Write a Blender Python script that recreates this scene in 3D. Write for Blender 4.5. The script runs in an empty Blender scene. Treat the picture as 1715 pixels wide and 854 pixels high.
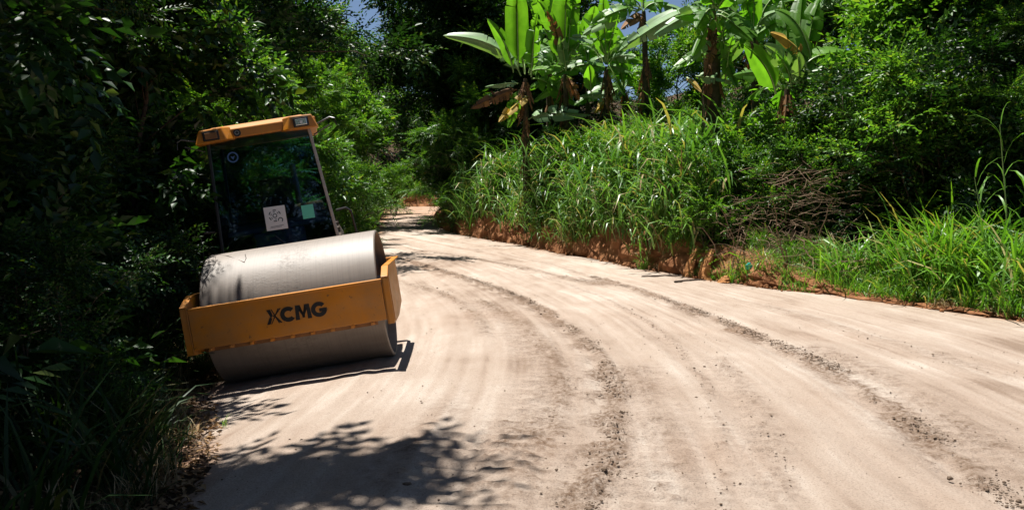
import bpy, math, random
import numpy as np
from mathutils import Matrix, Vector

R = math.radians
sc = bpy.context.scene
COL = sc.collection

# ------------------------------------------------------------------ camera, sky, sun, exposure
F = 1346.0            # focal length in pixels of the 1715-wide photograph
CX, CY = 857.5, 427.0
CAM_H = 1.8
PITCH = R(3.7)
cam_d = bpy.data.cameras.new('camera')
cam_d.sensor_width = 36.0
cam_d.lens = F / 1715.0 * 36.0
cam_d.clip_start = 0.05
cam_d.clip_end = 2000
cam = bpy.data.objects.new('camera', cam_d)
COL.objects.link(cam)
cam.location = (0, 0, CAM_H)
cam.rotation_euler = (R(90) - PITCH, 0, 0)
sc.camera = cam

SUN = Vector((-0.20, 0.13, 0.97)).normalized()
world = bpy.data.worlds.new('World')
sc.world = world
world.use_nodes = True
wn = world.node_tree.nodes
bgn = wn['Background']
sky = wn.new('ShaderNodeTexSky')
sky.sky_type = 'NISHITA'
sky.sun_disc = False
sky.air_density = 0.7
sky.dust_density = 0.4
sky.sun_elevation = math.asin(SUN.z)
sky.sun_rotation = math.atan2(SUN.x, SUN.y)
world.node_tree.links.new(sky.outputs[0], bgn.inputs[0])
bgn.inputs[1].default_value = 0.05

sun_d = bpy.data.lights.new('sun', 'SUN')
sun_d.energy = 5.0
sun_d.angle = R(0.5)
sun_d.color = (1.0, 0.965, 0.9)
sun_o = bpy.data.objects.new('sun', sun_d)
COL.objects.link(sun_o)
sun_o.rotation_euler = SUN.to_track_quat('Z', 'Y').to_euler()

sc.view_settings.view_transform = 'Standard'
sc.view_settings.look = 'None'
sc.view_settings.gamma = 1.0
sc.view_settings.exposure = 1.0
sc.render.engine = 'CYCLES'
sc.cycles.max_bounces = 4
sc.cycles.diffuse_bounces = 2
sc.cycles.glossy_bounces = 2
sc.cycles.transmission_bounces = 2
sc.cycles.transparent_max_bounces = 8
sc.cycles.use_denoising = True


def at(px, py, Y):
    """World point seen at photo pixel (px, py) lying at distance Y in front of the camera."""
    xn = (px - CX) / F
    yn = (CY - py) / F
    dy = math.cos(PITCH) + yn * math.sin(PITCH)
    dz = -math.sin(PITCH) + yn * math.cos(PITCH)
    return Vector((xn / dy * Y, Y, CAM_H + dz / dy * Y))


# ------------------------------------------------------------------ noise
def _hash(i, j, s):
    n = (i * 374761393 + j * 668265263 + s * 974711) & 0x7fffffff
    n = ((n ^ (n >> 13)) * 1274126177) & 0x7fffffff
    return ((n ^ (n >> 16)) & 0xffff) / 65535.0


def vnoise(x, y, s=0):
    x = np.asarray(x, float); y = np.asarray(y, float)
    xi = np.floor(x).astype(np.int64); yi = np.floor(y).astype(np.int64)
    fx = x - xi; fy = y - yi
    fx = fx * fx * (3 - 2 * fx); fy = fy * fy * (3 - 2 * fy)
    a = _hash(xi, yi, s); b = _hash(xi + 1, yi, s)
    c = _hash(xi, yi + 1, s); d = _hash(xi + 1, yi + 1, s)
    return (a + (b - a) * fx) * (1 - fy) + (c + (d - c) * fx) * fy - 0.5


def fbm(x, y, s=0, o=4):
    r = 0; a = 1.0
    for k in range(o):
        r = r + a * vnoise(x * 2 ** k, y * 2 ** k, s + k * 17)
        a *= 0.5
    return r


def sstep(a, b, x):
    t = np.clip((np.asarray(x, float) - a) / (b - a), 0, 1)
    return t * t * (3 - 2 * t)


# ------------------------------------------------------------------ ground shape
_ry = [-30, -14, 0, 5, 9, 12.4, 14.7, 18.7, 24.1, 29.8, 35, 41, 55, 66, 71, 80, 130]
_rx = [32., 16., 11.6, 10.6, 9.5, 7.9, 6.6, 4.75, 2.56, 0.5, -2.0, -3.6, -5.2, -5.9, -5.0, 6, 30]
_ly = [-30, -14, -7, 0, 4.7, 6.7, 9, 14, 20, 39, 69, 80, 130]
_lx = [13., 4., -.5, -2., -2.2, -2.75, -3.75, -4.4, -5.0, -6.4, -10.8, -12, -18]  # bend behind the camera is made up, for the trees mirrored in the glass


def xr(y):
    return np.interp(y, _ry, _rx)


def xl(y):
    return np.interp(y, _ly, _lx)


def road_z(x, y):
    x = np.asarray(x, float); y = np.asarray(y, float)
    t = np.clip(y - 18, 0, 60)
    z = 0.025 * np.where(t < 4, t * t / 8.0, t - 2.0)
    w = sstep(3, 7.5, y) * (1 - sstep(15, 24, y))
    t2 = np.clip(-1.25 - x, -0.6, 3.2)
    z = z - 0.153 * w * np.where(t2 < 0.6, (t2 + 0.6) ** 2 / 2.4, t2)
    return z


def bank_h(y):
    return np.interp(y, [0, 12, 14, 16, 18, 24, 30, 36, 45, 60], [.1, .1, .13, .3, .8, 1.25, 1.3, 1.1, .6, .5])


def ground_z(x, y):
    x = np.asarray(x, float); y = np.asarray(y, float)
    z = road_z(np.clip(x, xl(y), xr(y)), y)
    s = x - xr(y)
    hb = bank_h(y)
    edge = 0.35 * fbm(x * 0.9, y * 0.9, 5, 3)
    rise = hb * sstep(0.0, 0.85, s + edge * sstep(-0.05, 0.25, s) * 0.6)
    slope = 0.15 * np.clip(s - 0.8, 0, 40) * sstep(8, 20, y) + 0.1 * np.clip(s - 0.8, 0, 60)
    z = z + np.where(s > 0, rise + slope + 0.1 * fbm(x * 1.7, y * 1.7, 9, 3) * sstep(0, .6, s), 0)
    sl = xl(y) - x
    z = z + np.where(sl > 0, 0.22 * sstep(0.15, 1.2, sl) + 0.16 * np.clip(sl - 1, 0, 60) + 0.22 * fbm(x * 0.8, y * 0.8, 3, 3) * sstep(0, 1, sl), 0)
    # cut bank across the far end of the road, where it turns off to the right
    e = y - (79.0 + 0.05 * x)
    z = z + np.where(e > 0, 1.3 * sstep(0, 1.2, e) + 0.25 * np.clip(e - 1, 0, 80), 0)
    return z


def gz(x, y):
    return float(ground_z(x, y))


# ------------------------------------------------------------------ objects
def tag(o, label=None, cat=None, group=None, kind=None):
    if label: o['label'] = label
    if cat: o['category'] = cat
    if group: o['group'] = group
    if kind: o['kind'] = kind
    return o


def empty(name, loc=(0, 0, 0)):
    o = bpy.data.objects.new(name, None)
    o.empty_display_size = 0.2
    COL.objects.link(o)
    o.location = loc
    return o


def mesh_np(name, v, f, smooth=False):
    """v (n,3), f (m,k) with constant k."""
    v = np.ascontiguousarray(v, np.float32)
    f = np.ascontiguousarray(f, np.int32)
    me = bpy.data.meshes.new(name)
    me.vertices.add(len(v))
    me.vertices.foreach_set('co', v.ravel())
    k = f.shape[1]
    me.loops.add(f.size)
    me.loops.foreach_set('vertex_index', f.ravel())
    me.polygons.add(len(f))
    me.polygons.foreach_set('loop_start', np.arange(0, f.size, k, dtype=np.int32))
    me.polygons.foreach_set('loop_total', np.full(len(f), k, np.int32))
    if smooth:
        me.polygons.foreach_set('use_smooth', np.ones(len(f), bool))
    me.update(calc_edges=True)
    return me


def link(name, me, mat=None, parent=None, loc=None):
    o = bpy.data.objects.new(name, me)
    COL.objects.link(o)
    if mat is not None and len(me.materials) == 0:
        me.materials.append(mat)
    if parent is not None:
        o.parent = parent
    if loc is not None:
        o.location = loc
    return o


class MB:
    def __init__(self):
        self.v = []; self.f = []

    def add(self, vs, fs):
        n = len(self.v)
        self.v += [tuple(p) for p in vs]
        self.f += [tuple(i + n for i in q) for q in fs]
        return self

    def box(self, x0, x1, y0, y1, z0, z1):
        vs = [(x, y, z) for z in (z0, z1) for y in (y0, y1) for x in (x0, x1)]
        return self.add(vs, [(0, 2, 3, 1), (4, 5, 7, 6), (0, 1, 5, 4), (2, 6, 7, 3), (0, 4, 6, 2), (1, 3, 7, 5)])

    def hexa(self, lo, hi):
        """lo, hi: four corners each, counter-clockwise seen from above."""
        vs = list(lo) + list(hi)
        fs = [(3, 2, 1, 0), (4, 5, 6, 7)] + [(i, (i + 1) % 4, (i + 1) % 4 + 4, i + 4) for i in range(4)]
        return self.add(vs, fs)

    def prism(self, poly, axis, a, b):
        n = len(poly)
        def mk(p, t):
            if axis == 'x': return (t, p[0], p[1])
            if axis == 'y': return (p[0], t, p[1])
            return (p[0], p[1], t)
        vs = [mk(p, a) for p in poly] + [mk(p, b) for p in poly]
        fs = [tuple(range(n - 1, -1, -1)), tuple(range(n, 2 * n))]
        fs += [(i, (i + 1) % n, (i + 1) % n + n, i + n) for i in range(n)]
        return self.add(vs, fs)

    def tube(self, pts, rad, n=6):
        pts = [Vector(p) for p in pts]
        if not hasattr(rad, '__len__'):
            rad = [rad] * len(pts)
        vs = []; up = Vector((0.13, 0.21, 0.97))
        for i, p in enumerate(pts):
            t = (pts[min(i + 1, len(pts) - 1)] - pts[max(i - 1, 0)])
            t = t.normalized() if t.length > 1e-9 else Vector((0, 0, 1))
            a = t.cross(up)
            if a.length < 0.2: a = t.cross(Vector((1, 0.1, 0)))
            a.normalize(); b = t.cross(a)
            for k in range(n):
                q = 2 * math.pi * k / n
                vs.append(p + (a * math.cos(q) + b * math.sin(q)) * rad[i])
        fs = []
        for i in range(len(pts) - 1):
            for k in range(n):
                fs.append((i * n + k, i * n + (k + 1) % n, (i + 1) * n + (k + 1) % n, (i + 1) * n + k))
        fs.append(tuple(range(n - 1, -1, -1)))
        fs.append(tuple((len(pts) - 1) * n + k for k in range(n)))
        return self.add(vs, fs)

    def lathe(self, prof, axis='x', n=48, c=(0, 0, 0), closed=True):
        """prof: list of (t along axis, radius)."""
        vs = []
        for t, r in prof:
            for k in range(n):
                q = 2 * math.pi * k / n
                u, w = r * math.cos(q), r * math.sin(q)
                p = {'x': (t, u, w), 'y': (u, t, w), 'z': (u, w, t)}[axis]
                vs.append((p[0] + c[0], p[1] + c[1], p[2] + c[2]))
        m = len(prof); fs = []
        rng = range(m) if closed else range(m - 1)
        for i in rng:
            j = (i + 1) % m
            for k in range(n):
                fs.append((i * n + k, i * n + (k + 1) % n, j * n + (k + 1) % n, j * n + k))
        return self.add(vs, fs)

    def build(self, name, mat, parent=None, M=None, bevel=0.0, smooth=False):
        me = bpy.data.meshes.new(name)
        me.from_pydata(self.v, [], self.f)
        me.validate()
        me.update()
        import bmesh
        bm = bmesh.new(); bm.from_mesh(me)
        bmesh.ops.recalc_face_normals(bm, faces=bm.faces)
        bm.to_mesh(me); bm.free()
        o = link(name, me, mat, parent)
        if M is not None: o.matrix_basis = M
        if smooth:
            for p in me.polygons: p.use_smooth = True
            try:
                me.set_sharp_from_angle(angle=R(40))
            except Exception:
                pass
        if bevel:
            b = o.modifiers.new('bevel', 'BEVEL')
            b.width = bevel; b.segments = 2; b.limit_method = 'ANGLE'; b.angle_limit = R(35)
        return o


# ------------------------------------------------------------------ materials
def newmat(name):
    m = bpy.data.materials.new(name)
    m.use_nodes = True
    nt = m.node_tree
    return m, nt, nt.nodes, nt.links, nt.nodes['Principled BSDF']


def ramp(nodes, stops):
    r = nodes.new('ShaderNodeValToRGB')
    el = r.color_ramp.elements
    while len(el) < len(stops): el.new(0.5)
    for e, (p, c) in zip(el, stops):
        e.position = p; e.color = (*c, 1)
    return r


def noise(nodes, links, scale, detail=4, rough=0.55, coord=None, vscale=None):
    n = nodes.new('ShaderNodeTexNoise')
    n.inputs['Scale'].default_value = scale
    n.inputs['Detail'].default_value = detail
    n.inputs['Roughness'].default_value = rough
    if coord is None:
        tc = nodes.new('ShaderNodeTexCoord'); coord = tc.outputs['Object']
    if vscale:
        mp = nodes.new('ShaderNodeMapping'); mp.inputs['Scale'].default_value = vscale
        links.new(coord, mp.inputs[0]); coord = mp.outputs[0]
    links.new(coord, n.inputs['Vector'])
    return n


def simple(name, col, rough=0.5, metal=0.0, var=0.15, nscale=6.0, spec=0.5, bump=0.0, dirt=None, dirt_amt=0.4):
    m, nt, N, L, b = newmat(name)
    n = noise(N, L, nscale, 5)
    c0 = tuple(c * (1 - var) for c in col); c1 = tuple(min(1, c * (1 + var)) for c in col)
    r = ramp(N, [(0.3, c0), (0.7, c1)])
    L.new(n.outputs[0], r.inputs[0])
    out = r.outputs[0]
    if dirt:
        n2 = noise(N, L, nscale * 0.6, 8, 0.7)
        r2 = ramp(N, [(0.42, (0, 0, 0)), (0.72, (dirt_amt,) * 3)])
        L.new(n2.outputs[0], r2.inputs[0])
        mx = N.new('ShaderNodeMix'); mx.data_type = 'RGBA'
        L.new(r2.outputs[0], mx.inputs[0]); L.new(out, mx.inputs[6]); mx.inputs[7].default_value = (*dirt, 1)
        out = mx.outputs[2]
    L.new(out, b.inputs['Base Color'])
    b.inputs['Roughness'].default_value = rough
    b.inputs['Metallic'].default_value = metal
    b.inputs['Specular IOR Level'].default_value = spec
    if bump:
        bp = N.new('ShaderNodeBump'); bp.inputs['Strength'].default_value = bump; bp.inputs['Distance'].default_value = 0.02
        n3 = noise(N, L, nscale * 5, 6, 0.65)
        L.new(n3.outputs[0], bp.inputs['Height']); L.new(bp.outputs[0], b.inputs['Normal'])
    return m


def leafmat(name, stops, transl=0.35, rough=0.38, spec=0.5, tint=(1.25, 1.35, 0.35)):
    """Leaves differ from each other by a random number per leaf."""
    m, nt, N, L, b = newmat(name)
    g = N.new('ShaderNodeNewGeometry')
    r = ramp(N, stops)
    L.new(g.outputs['Random Per Island'], r.inputs[0])
    L.new(r.outputs[0], b.inputs['Base Color'])
    b.inputs['Roughness'].default_value = rough
    b.inputs['Specular IOR Level'].default_value = spec
    t = N.new('ShaderNodeBsdfTranslucent')
    mul = N.new('ShaderNodeMix'); mul.data_type = 'RGBA'; mul.blend_type = 'MULTIPLY'; mul.inputs[0].default_value = 1
    L.new(r.outputs[0], mul.inputs[6]); mul.inputs[7].default_value = (*tint, 1)
    mul.clamp_result = False
    L.new(mul.outputs[2], t.inputs['Color'])
    mx = N.new('ShaderNodeMixShader'); mx.inputs[0].default_value = transl
    L.new(b.outputs[0], mx.inputs[1]); L.new(t.outputs[0], mx.inputs[2])
    L.new(mx.outputs[0], N['Material Output'].inputs['Surface'])
    return m


LEAF_D = leafmat('leaf_green_shaded', [(0, (.007, .024, .007)), (.5, (.015, .05, .011)), (.9, (.036, .1, .018)), (1, (.09, .125, .022))], .3, .42, .3)  # leaf green darkened to deepen the forest shade
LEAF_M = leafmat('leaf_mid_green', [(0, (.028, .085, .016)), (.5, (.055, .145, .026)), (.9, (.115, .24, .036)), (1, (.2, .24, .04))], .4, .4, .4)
LEAF_L = leafmat('leaf_green_sunlit', [(0, (.045, .12, .022)), (.5, (.085, .21, .03)), (.9, (.16, .31, .042)), (1, (.24, .29, .05))], .45, .4, .4)  # brighter copy of the leaf green, standing for sunlit foliage
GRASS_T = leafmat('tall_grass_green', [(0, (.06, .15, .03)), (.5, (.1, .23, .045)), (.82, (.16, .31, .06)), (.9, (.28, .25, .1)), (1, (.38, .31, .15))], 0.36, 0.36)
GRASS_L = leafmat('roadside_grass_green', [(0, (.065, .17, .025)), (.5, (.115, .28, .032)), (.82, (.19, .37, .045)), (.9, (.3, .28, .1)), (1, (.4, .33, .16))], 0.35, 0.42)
GRASS_D = leafmat('grass_green_shade_tone', [(0, (.007, .022, .005)), (.6, (.015, .044, .009)), (.88, (.03, .07, .013)), (1, (.09, .075, .034))], 0.3, 0.5, .25)  # grass green darkened so the left verge reads as deep shade
STRAW = leafmat('dry_straw', [(0, (.16, .11, .055)), (.5, (.28, .2, .1)), (1, (.42, .33, .19))], 0.15, 0.7, 0.2, (1, .9, .6))
LITTER = leafmat('dry_leaf_litter', [(0, (.06, .035, .018)), (.5, (.15, .085, .04)), (1, (.3, .19, .09))], 0.1, 0.7, 0.2, (1, .8, .5))
BARK = simple('bark', (.085, .062, .045), .85, 0, .45, 9, .2, .6)
TWIG = simple('dry_twig', (.22, .15, .1), .8, 0, .35, 8, .2, .3)


def banana_mat(name, c0, c1, transl, rough=0.35, tint=(1.15, 1.3, .3)):
    m, nt, N, L, b = newmat(name)
    g = N.new('ShaderNodeNewGeometry')
    n = noise(N, L, 2.3, 5)
    add = N.new('ShaderNodeMath'); add.operation = 'MULTIPLY_ADD'; add.inputs[1].default_value = 0.35
    L.new(g.outputs['Random Per Island'], add.inputs[0]); L.new(n.outputs[0], add.inputs[2])
    r = ramp(N, [(.35, c0), (.8, c1)])
    L.new(add.outputs[0], r.inputs[0])
    L.new(r.outputs[0], b.inputs['Base Color'])
    b.inputs['Roughness'].default_value = rough
    t = N.new('ShaderNodeBsdfTranslucent')
    mul = N.new('ShaderNodeMix'); mul.data_type = 'RGBA'; mul.blend_type = 'MULTIPLY'; mul.inputs[0].default_value = 1
    L.new(r.outputs[0], mul.inputs[6]); mul.inputs[7].default_value = (*tint, 1)
    L.new(mul.outputs[2], t.inputs['Color'])
    mx = N.new('ShaderNodeMixShader'); mx.inputs[0].default_value = transl
    L.new(b.outputs[0], mx.inputs[1]); L.new(t.outputs[0], mx.inputs[2])
    L.new(mx.outputs[0], N['Material Output'].inputs['Surface'])
    return m


BAN_G = banana_mat('banana_green', (.06, .17, .022), (.15, .33, .04), .58, .4)
BAN_P = banana_mat('banana_pale', (.1, .21, .09), (.2, .32, .14), .3)
BAN_Y = banana_mat('banana_yellow', (.24, .13, .02), (.5, .34, .05), .3, .6, (1, .8, .3))
BAN_B = banana_mat('banana_brown', (.1, .045, .02), (.26, .13, .05), .25, .8, (1, .7, .4))
BAN_R = simple('banana_midrib', (.22, .32, .1), .45, 0, .2, 4)
BAN_S = simple('banana_stem', (.05, .036, .022), .75, 0, .7, 7, .25, .6, dirt=(.1, .11, .03), dirt_amt=.6)


def road_material():
    m, nt, N, L, b = newmat('packed_pale_dirt')
    tc = N.new('ShaderNodeTexCoord')
    o = tc.outputs['Object']
    big = noise(N, L, .35, 5, .6, o)
    streak = noise(N, L, 1.0, 6, .65, o, (3.2, .8, 1))
    fine = noise(N, L, 22, 6, .7, o)
    grit = noise(N, L, 75, 5, .75, o)
    r1 = ramp(N, [(.2, (.235, .17, .128)), (.4, (.345, .268, .213)), (.58, (.395, .318, .26)), (.8, (.475, .405, .345))])
    mixf = N.new('ShaderNodeMath'); mixf.operation = 'MULTIPLY_ADD'; mixf.inputs[1].default_value = .55
    L.new(streak.outputs[0], mixf.inputs[0])
    sc2 = N.new('ShaderNodeMath'); sc2.operation = 'MULTIPLY'; sc2.inputs[1].default_value = .45
    L.new(big.outputs[0], sc2.inputs[0]); L.new(sc2.outputs[0], mixf.inputs[2])
    ats = N.new('ShaderNodeAttribute'); ats.attribute_name = 'streak'
    ms = N.new('ShaderNodeMath'); ms.operation = 'ADD'
    L.new(mixf.outputs[0], ms.inputs[0]); L.new(ats.outputs['Fac'], ms.inputs[1])
    L.new(ms.outputs[0], r1.inputs[0])
    # loose darker soil thrown up along the wheel tracks
    at_ = N.new('ShaderNodeAttribute'); at_.attribute_name = 'loose'
    mul = N.new('ShaderNodeMath'); mul.operation = 'MULTIPLY'
    rf = ramp(N, [(.38, (.25, .25, .25)), (.6, (1, 1, 1))]); L.new(fine.outputs[0], rf.inputs[0])
    L.new(at_.outputs['Fac'], mul.inputs[0]); L.new(rf.outputs[0], mul.inputs[1])
    mx = N.new('ShaderNodeMix'); mx.data_type = 'RGBA'
    L.new(mul.outputs[0], mx.inputs[0]); L.new(r1.outputs[0], mx.inputs[6]); mx.inputs[7].default_value = (.14, .09, .06, 1)
    # reddish soil towards the verge and the far end
    at2 = N.new('ShaderNodeAttribute'); at2.attribute_name = 'red'
    mx2 = N.new('ShaderNodeMix'); mx2.data_type = 'RGBA'
    L.new(at2.outputs['Fac'], mx2.inputs[0]); L.new(mx.outputs[2], mx2.inputs[6]); mx2.inputs[7].default_value = (.32, .175, .1, 1)
    # grit
    rg = ramp(N, [(.34, (.45, .43, .41)), (.5, (1, 1, 1)), (.75, (1.0, 1.0, 1.0))]); L.new(grit.outputs[0], rg.inputs[0])
    m3 = N.new('ShaderNodeMix'); m3.data_type = 'RGBA'; m3.blend_type = 'MULTIPLY'; m3.inputs[0].default_value = .7
    L.new(mx2.outputs[2], m3.inputs[6]); L.new(rg.outputs[0], m3.inputs[7])
    # pale pebbles bedded in the surface
    vo = N.new('ShaderNodeTexVoronoi'); vo.inputs['Scale'].default_value = 26; L.new(o, vo.inputs['Vector'])
    rv = ramp(N, [(.07, (.55, .55, .55)), (.12, (0, 0, 0))]); L.new(vo.outputs['Distance'], rv.inputs[0])
    m4 = N.new('ShaderNodeMix'); m4.data_type = 'RGBA'
    L.new(rv.outputs[0], m4.inputs[0]); L.new(m3.outputs[2], m4.inputs[6]); m4.inputs[7].default_value = (.46, .4, .33, 1)
    L.new(m4.outputs[2], b.inputs['Base Color'])
    b.inputs['Roughness'].default_value = .92
    b.inputs['Specular IOR Level'].default_value = .15
    bp = N.new('ShaderNodeBump'); bp.inputs['Strength'].default_value = 1.0; bp.inputs['Distance'].default_value = .025
    ad = N.new('ShaderNodeMath'); ad.operation = 'MULTIPLY_ADD'; ad.inputs[1].default_value = .5
    L.new(grit.outputs[0], ad.inputs[0]); L.new(fine.outputs[0], ad.inputs[2])
    L.new(ad.outputs[0], bp.inputs['Height']); L.new(bp.outputs[0], b.inputs['Normal'])
    return m


def soil_material(name, c0, c1, c2):
    m, nt, N, L, b = newmat(name)
    n = noise(N, L, 1.6, 8, .65); n2 = noise(N, L, 30, 6, .7)
    r = ramp(N, [(.3, c0), (.5, c1), (.72, c2)])
    L.new(n.outputs[0], r.inputs[0]); L.new(r.outputs[0], b.inputs['Base Color'])
    b.inputs['Roughness'].default_value = .95; b.inputs['Specular IOR Level'].default_value = .1
    bp = N.new('ShaderNodeBump'); bp.inputs['Strength'].default_value = .9; bp.inputs['Distance'].default_value = .05
    L.new(n2.outputs[0], bp.inputs['Height']); L.new(bp.outputs[0], b.inputs['Normal'])
    return m


ROAD = road_material()
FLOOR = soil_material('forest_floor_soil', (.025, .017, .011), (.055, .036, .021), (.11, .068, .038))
REDSOIL = soil_material('red_clay_soil', (.13, .055, .028), (.27, .12, .055), (.38, .2, .1))
CLAY = soil_material('orange_clay', (.3, .13, .05), (.42, .2, .08), (.5, .28, .13))
CLOD = soil_material('loose_soil', (.13, .09, .064), (.2, .145, .105), (.29, .225, .175))

# ------------------------------------------------------------------ ground and road
def grid_mesh(name, X, Y, Z, smooth=True):
    n, m = X.shape
    v = np.stack([X, Y, Z], -1).reshape(-1, 3)
    i = np.arange(n * m).reshape(n, m)
    f = np.stack([i[:-1, :-1], i[:-1, 1:], i[1:, 1:], i[1:, :-1]], -1).reshape(-1, 4)
    return mesh_np(name, v, f, smooth)


def make_ground():
    y = np.concatenate([np.arange(-30, 0, .8), np.arange(0, 45, .3), np.arange(45, 95, .7), np.geomspace(96, 700, 30)])
    t = np.concatenate([-np.geomspace(400, 9, 24), np.arange(-8.8, 0, .25), [0.0]])
    rows_x = []
    for yy in y:
        a, b = float(xl(yy)), float(xr(yy))
        left = a + t
        mid = np.linspace(a, b, 8)[1:-1]
        right = b - t[::-1]
        rows_x.append(np.concatenate([left, mid, right]))
    X = np.array(rows_x); Y = np.repeat(y[:, None], X.shape[1], 1)
    Z = ground_z(X, Y)
    inside = (X > xl(Y) + 0.03) & (X < xr(Y) - 0.03) & (Y < 79)
    Z = Z - 0.07 * inside - 0.012
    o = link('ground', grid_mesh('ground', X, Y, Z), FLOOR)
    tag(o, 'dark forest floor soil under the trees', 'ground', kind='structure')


T1 = [(640, 426), (720, 446), (800, 470), (880, 500), (950, 545), (1000, 585), (1030, 640), (1036, 700), (1022, 770), (995, 840), (970, 900)]
T3 = [(760, 412), (900, 435), (1050, 478), (1180, 525), (1290, 570), (1380, 605), (1440, 642), (1500, 684), (1560, 730), (1620, 780), (1700, 850)]
T2 = [(720, 418), (850, 442), (960, 478), (1050, 518), (1120, 562), (1175, 625), (1205, 700), (1215, 780), (1210, 900)]
T0 = [(640, 440), (710, 462), (770, 495), (815, 540), (835, 600), (825, 660), (790, 720), (730, 790), (650, 880)]
T4 = [(800, 407), (960, 434), (1150, 482), (1330, 532), (1500, 590), (1650, 650), (1850, 740)]
FLOW = [T0, T1, T2, T3, T4]
TRACKS = [  # pixel polyline, width m, loose amount, ridge height, tread, arc fraction where it is fresh
    (T1, .075, 1.0, .024, 1, (.0, 1)),
    ([(800, 500), (880, 545), (930, 600), (945, 660), (925, 720), (890, 780), (850, 840), (820, 900)], .12, .42, .012, 1, (0, 1)),
    (T2, .06, .3, .014, 0, (.25, 1)),
    (T3, .075, 1.0, .03, 1, (.42, 1)),
    ([(1340, 572), (1440, 610), (1530, 660), (1610, 710), (1690, 770), (1760, 830)], .17, .3, .012, 1, (0, 1)),
    ([(1200, 590), (1255, 650), (1290, 720), (1310, 790), (1320, 880)], .07, .25, .012, 1, (0, 1)),
    ([(680, 416), (760, 427), (850, 443), (940, 463), (1020, 482)], .13, .6, .012, 0, (0, 1)),
    ([(950, 462), (1000, 476), (1030, 480)], .22, .7, .01, 0, (0, 1)),
    ([(640, 462), (720, 480), (790, 520), (820, 570)], .1, .4, .012, 0, (0, 1)),
    ([(1060, 600), (1110, 700), (1130, 800), (1130, 900)], .2, .2, .01, 1, (0, 1)),
    ([(1240, 500), (1400, 545), (1560, 590), (1720, 640)], .2, .22, .015, 0, (0, 1)),
    ([(880, 690), (830, 760), (770, 840), (740, 900)], .1, .22, .014, 1, (0, 1)),
    ([(780, 640), (720, 720), (640, 800), (560, 880)], .2, .2, .012, 0, (0, 1)),
]


def road_hit(px, py):
    d = 10.0
    for _ in range(40):
        p = at(px, py, d)
        g = float(road_z(p.x, p.y))
        p0 = at(px, py, 1.0)
        slope = p0.z - CAM_H
        d = (g - CAM_H) / slope if slope < -1e-4 else 60
        d = min(d, 90)
    return at(px, py, d)


def smooth_poly(pts, n=140):
    P = np.array([(road_hit(*p).x, road_hit(*p).y) for p in pts])
    for _ in range(3):
        Q = [P[0]]
        for a, b in zip(P[:-1], P[1:]):
            Q += [a * .75 + b * .25, a * .25 + b * .75]
        Q.append(P[-1]); P = np.array(Q)
    s = np.concatenate([[0], np.cumsum(np.hypot(*np.diff(P, axis=0).T))])
    u = np.linspace(0, s[-1], n)
    return np.stack([np.interp(u, s, P[:, 0]), np.interp(u, s, P[:, 1])], 1), u


TRK = [(smooth_poly(t[0]),) + t[1:] for t in TRACKS]


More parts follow.
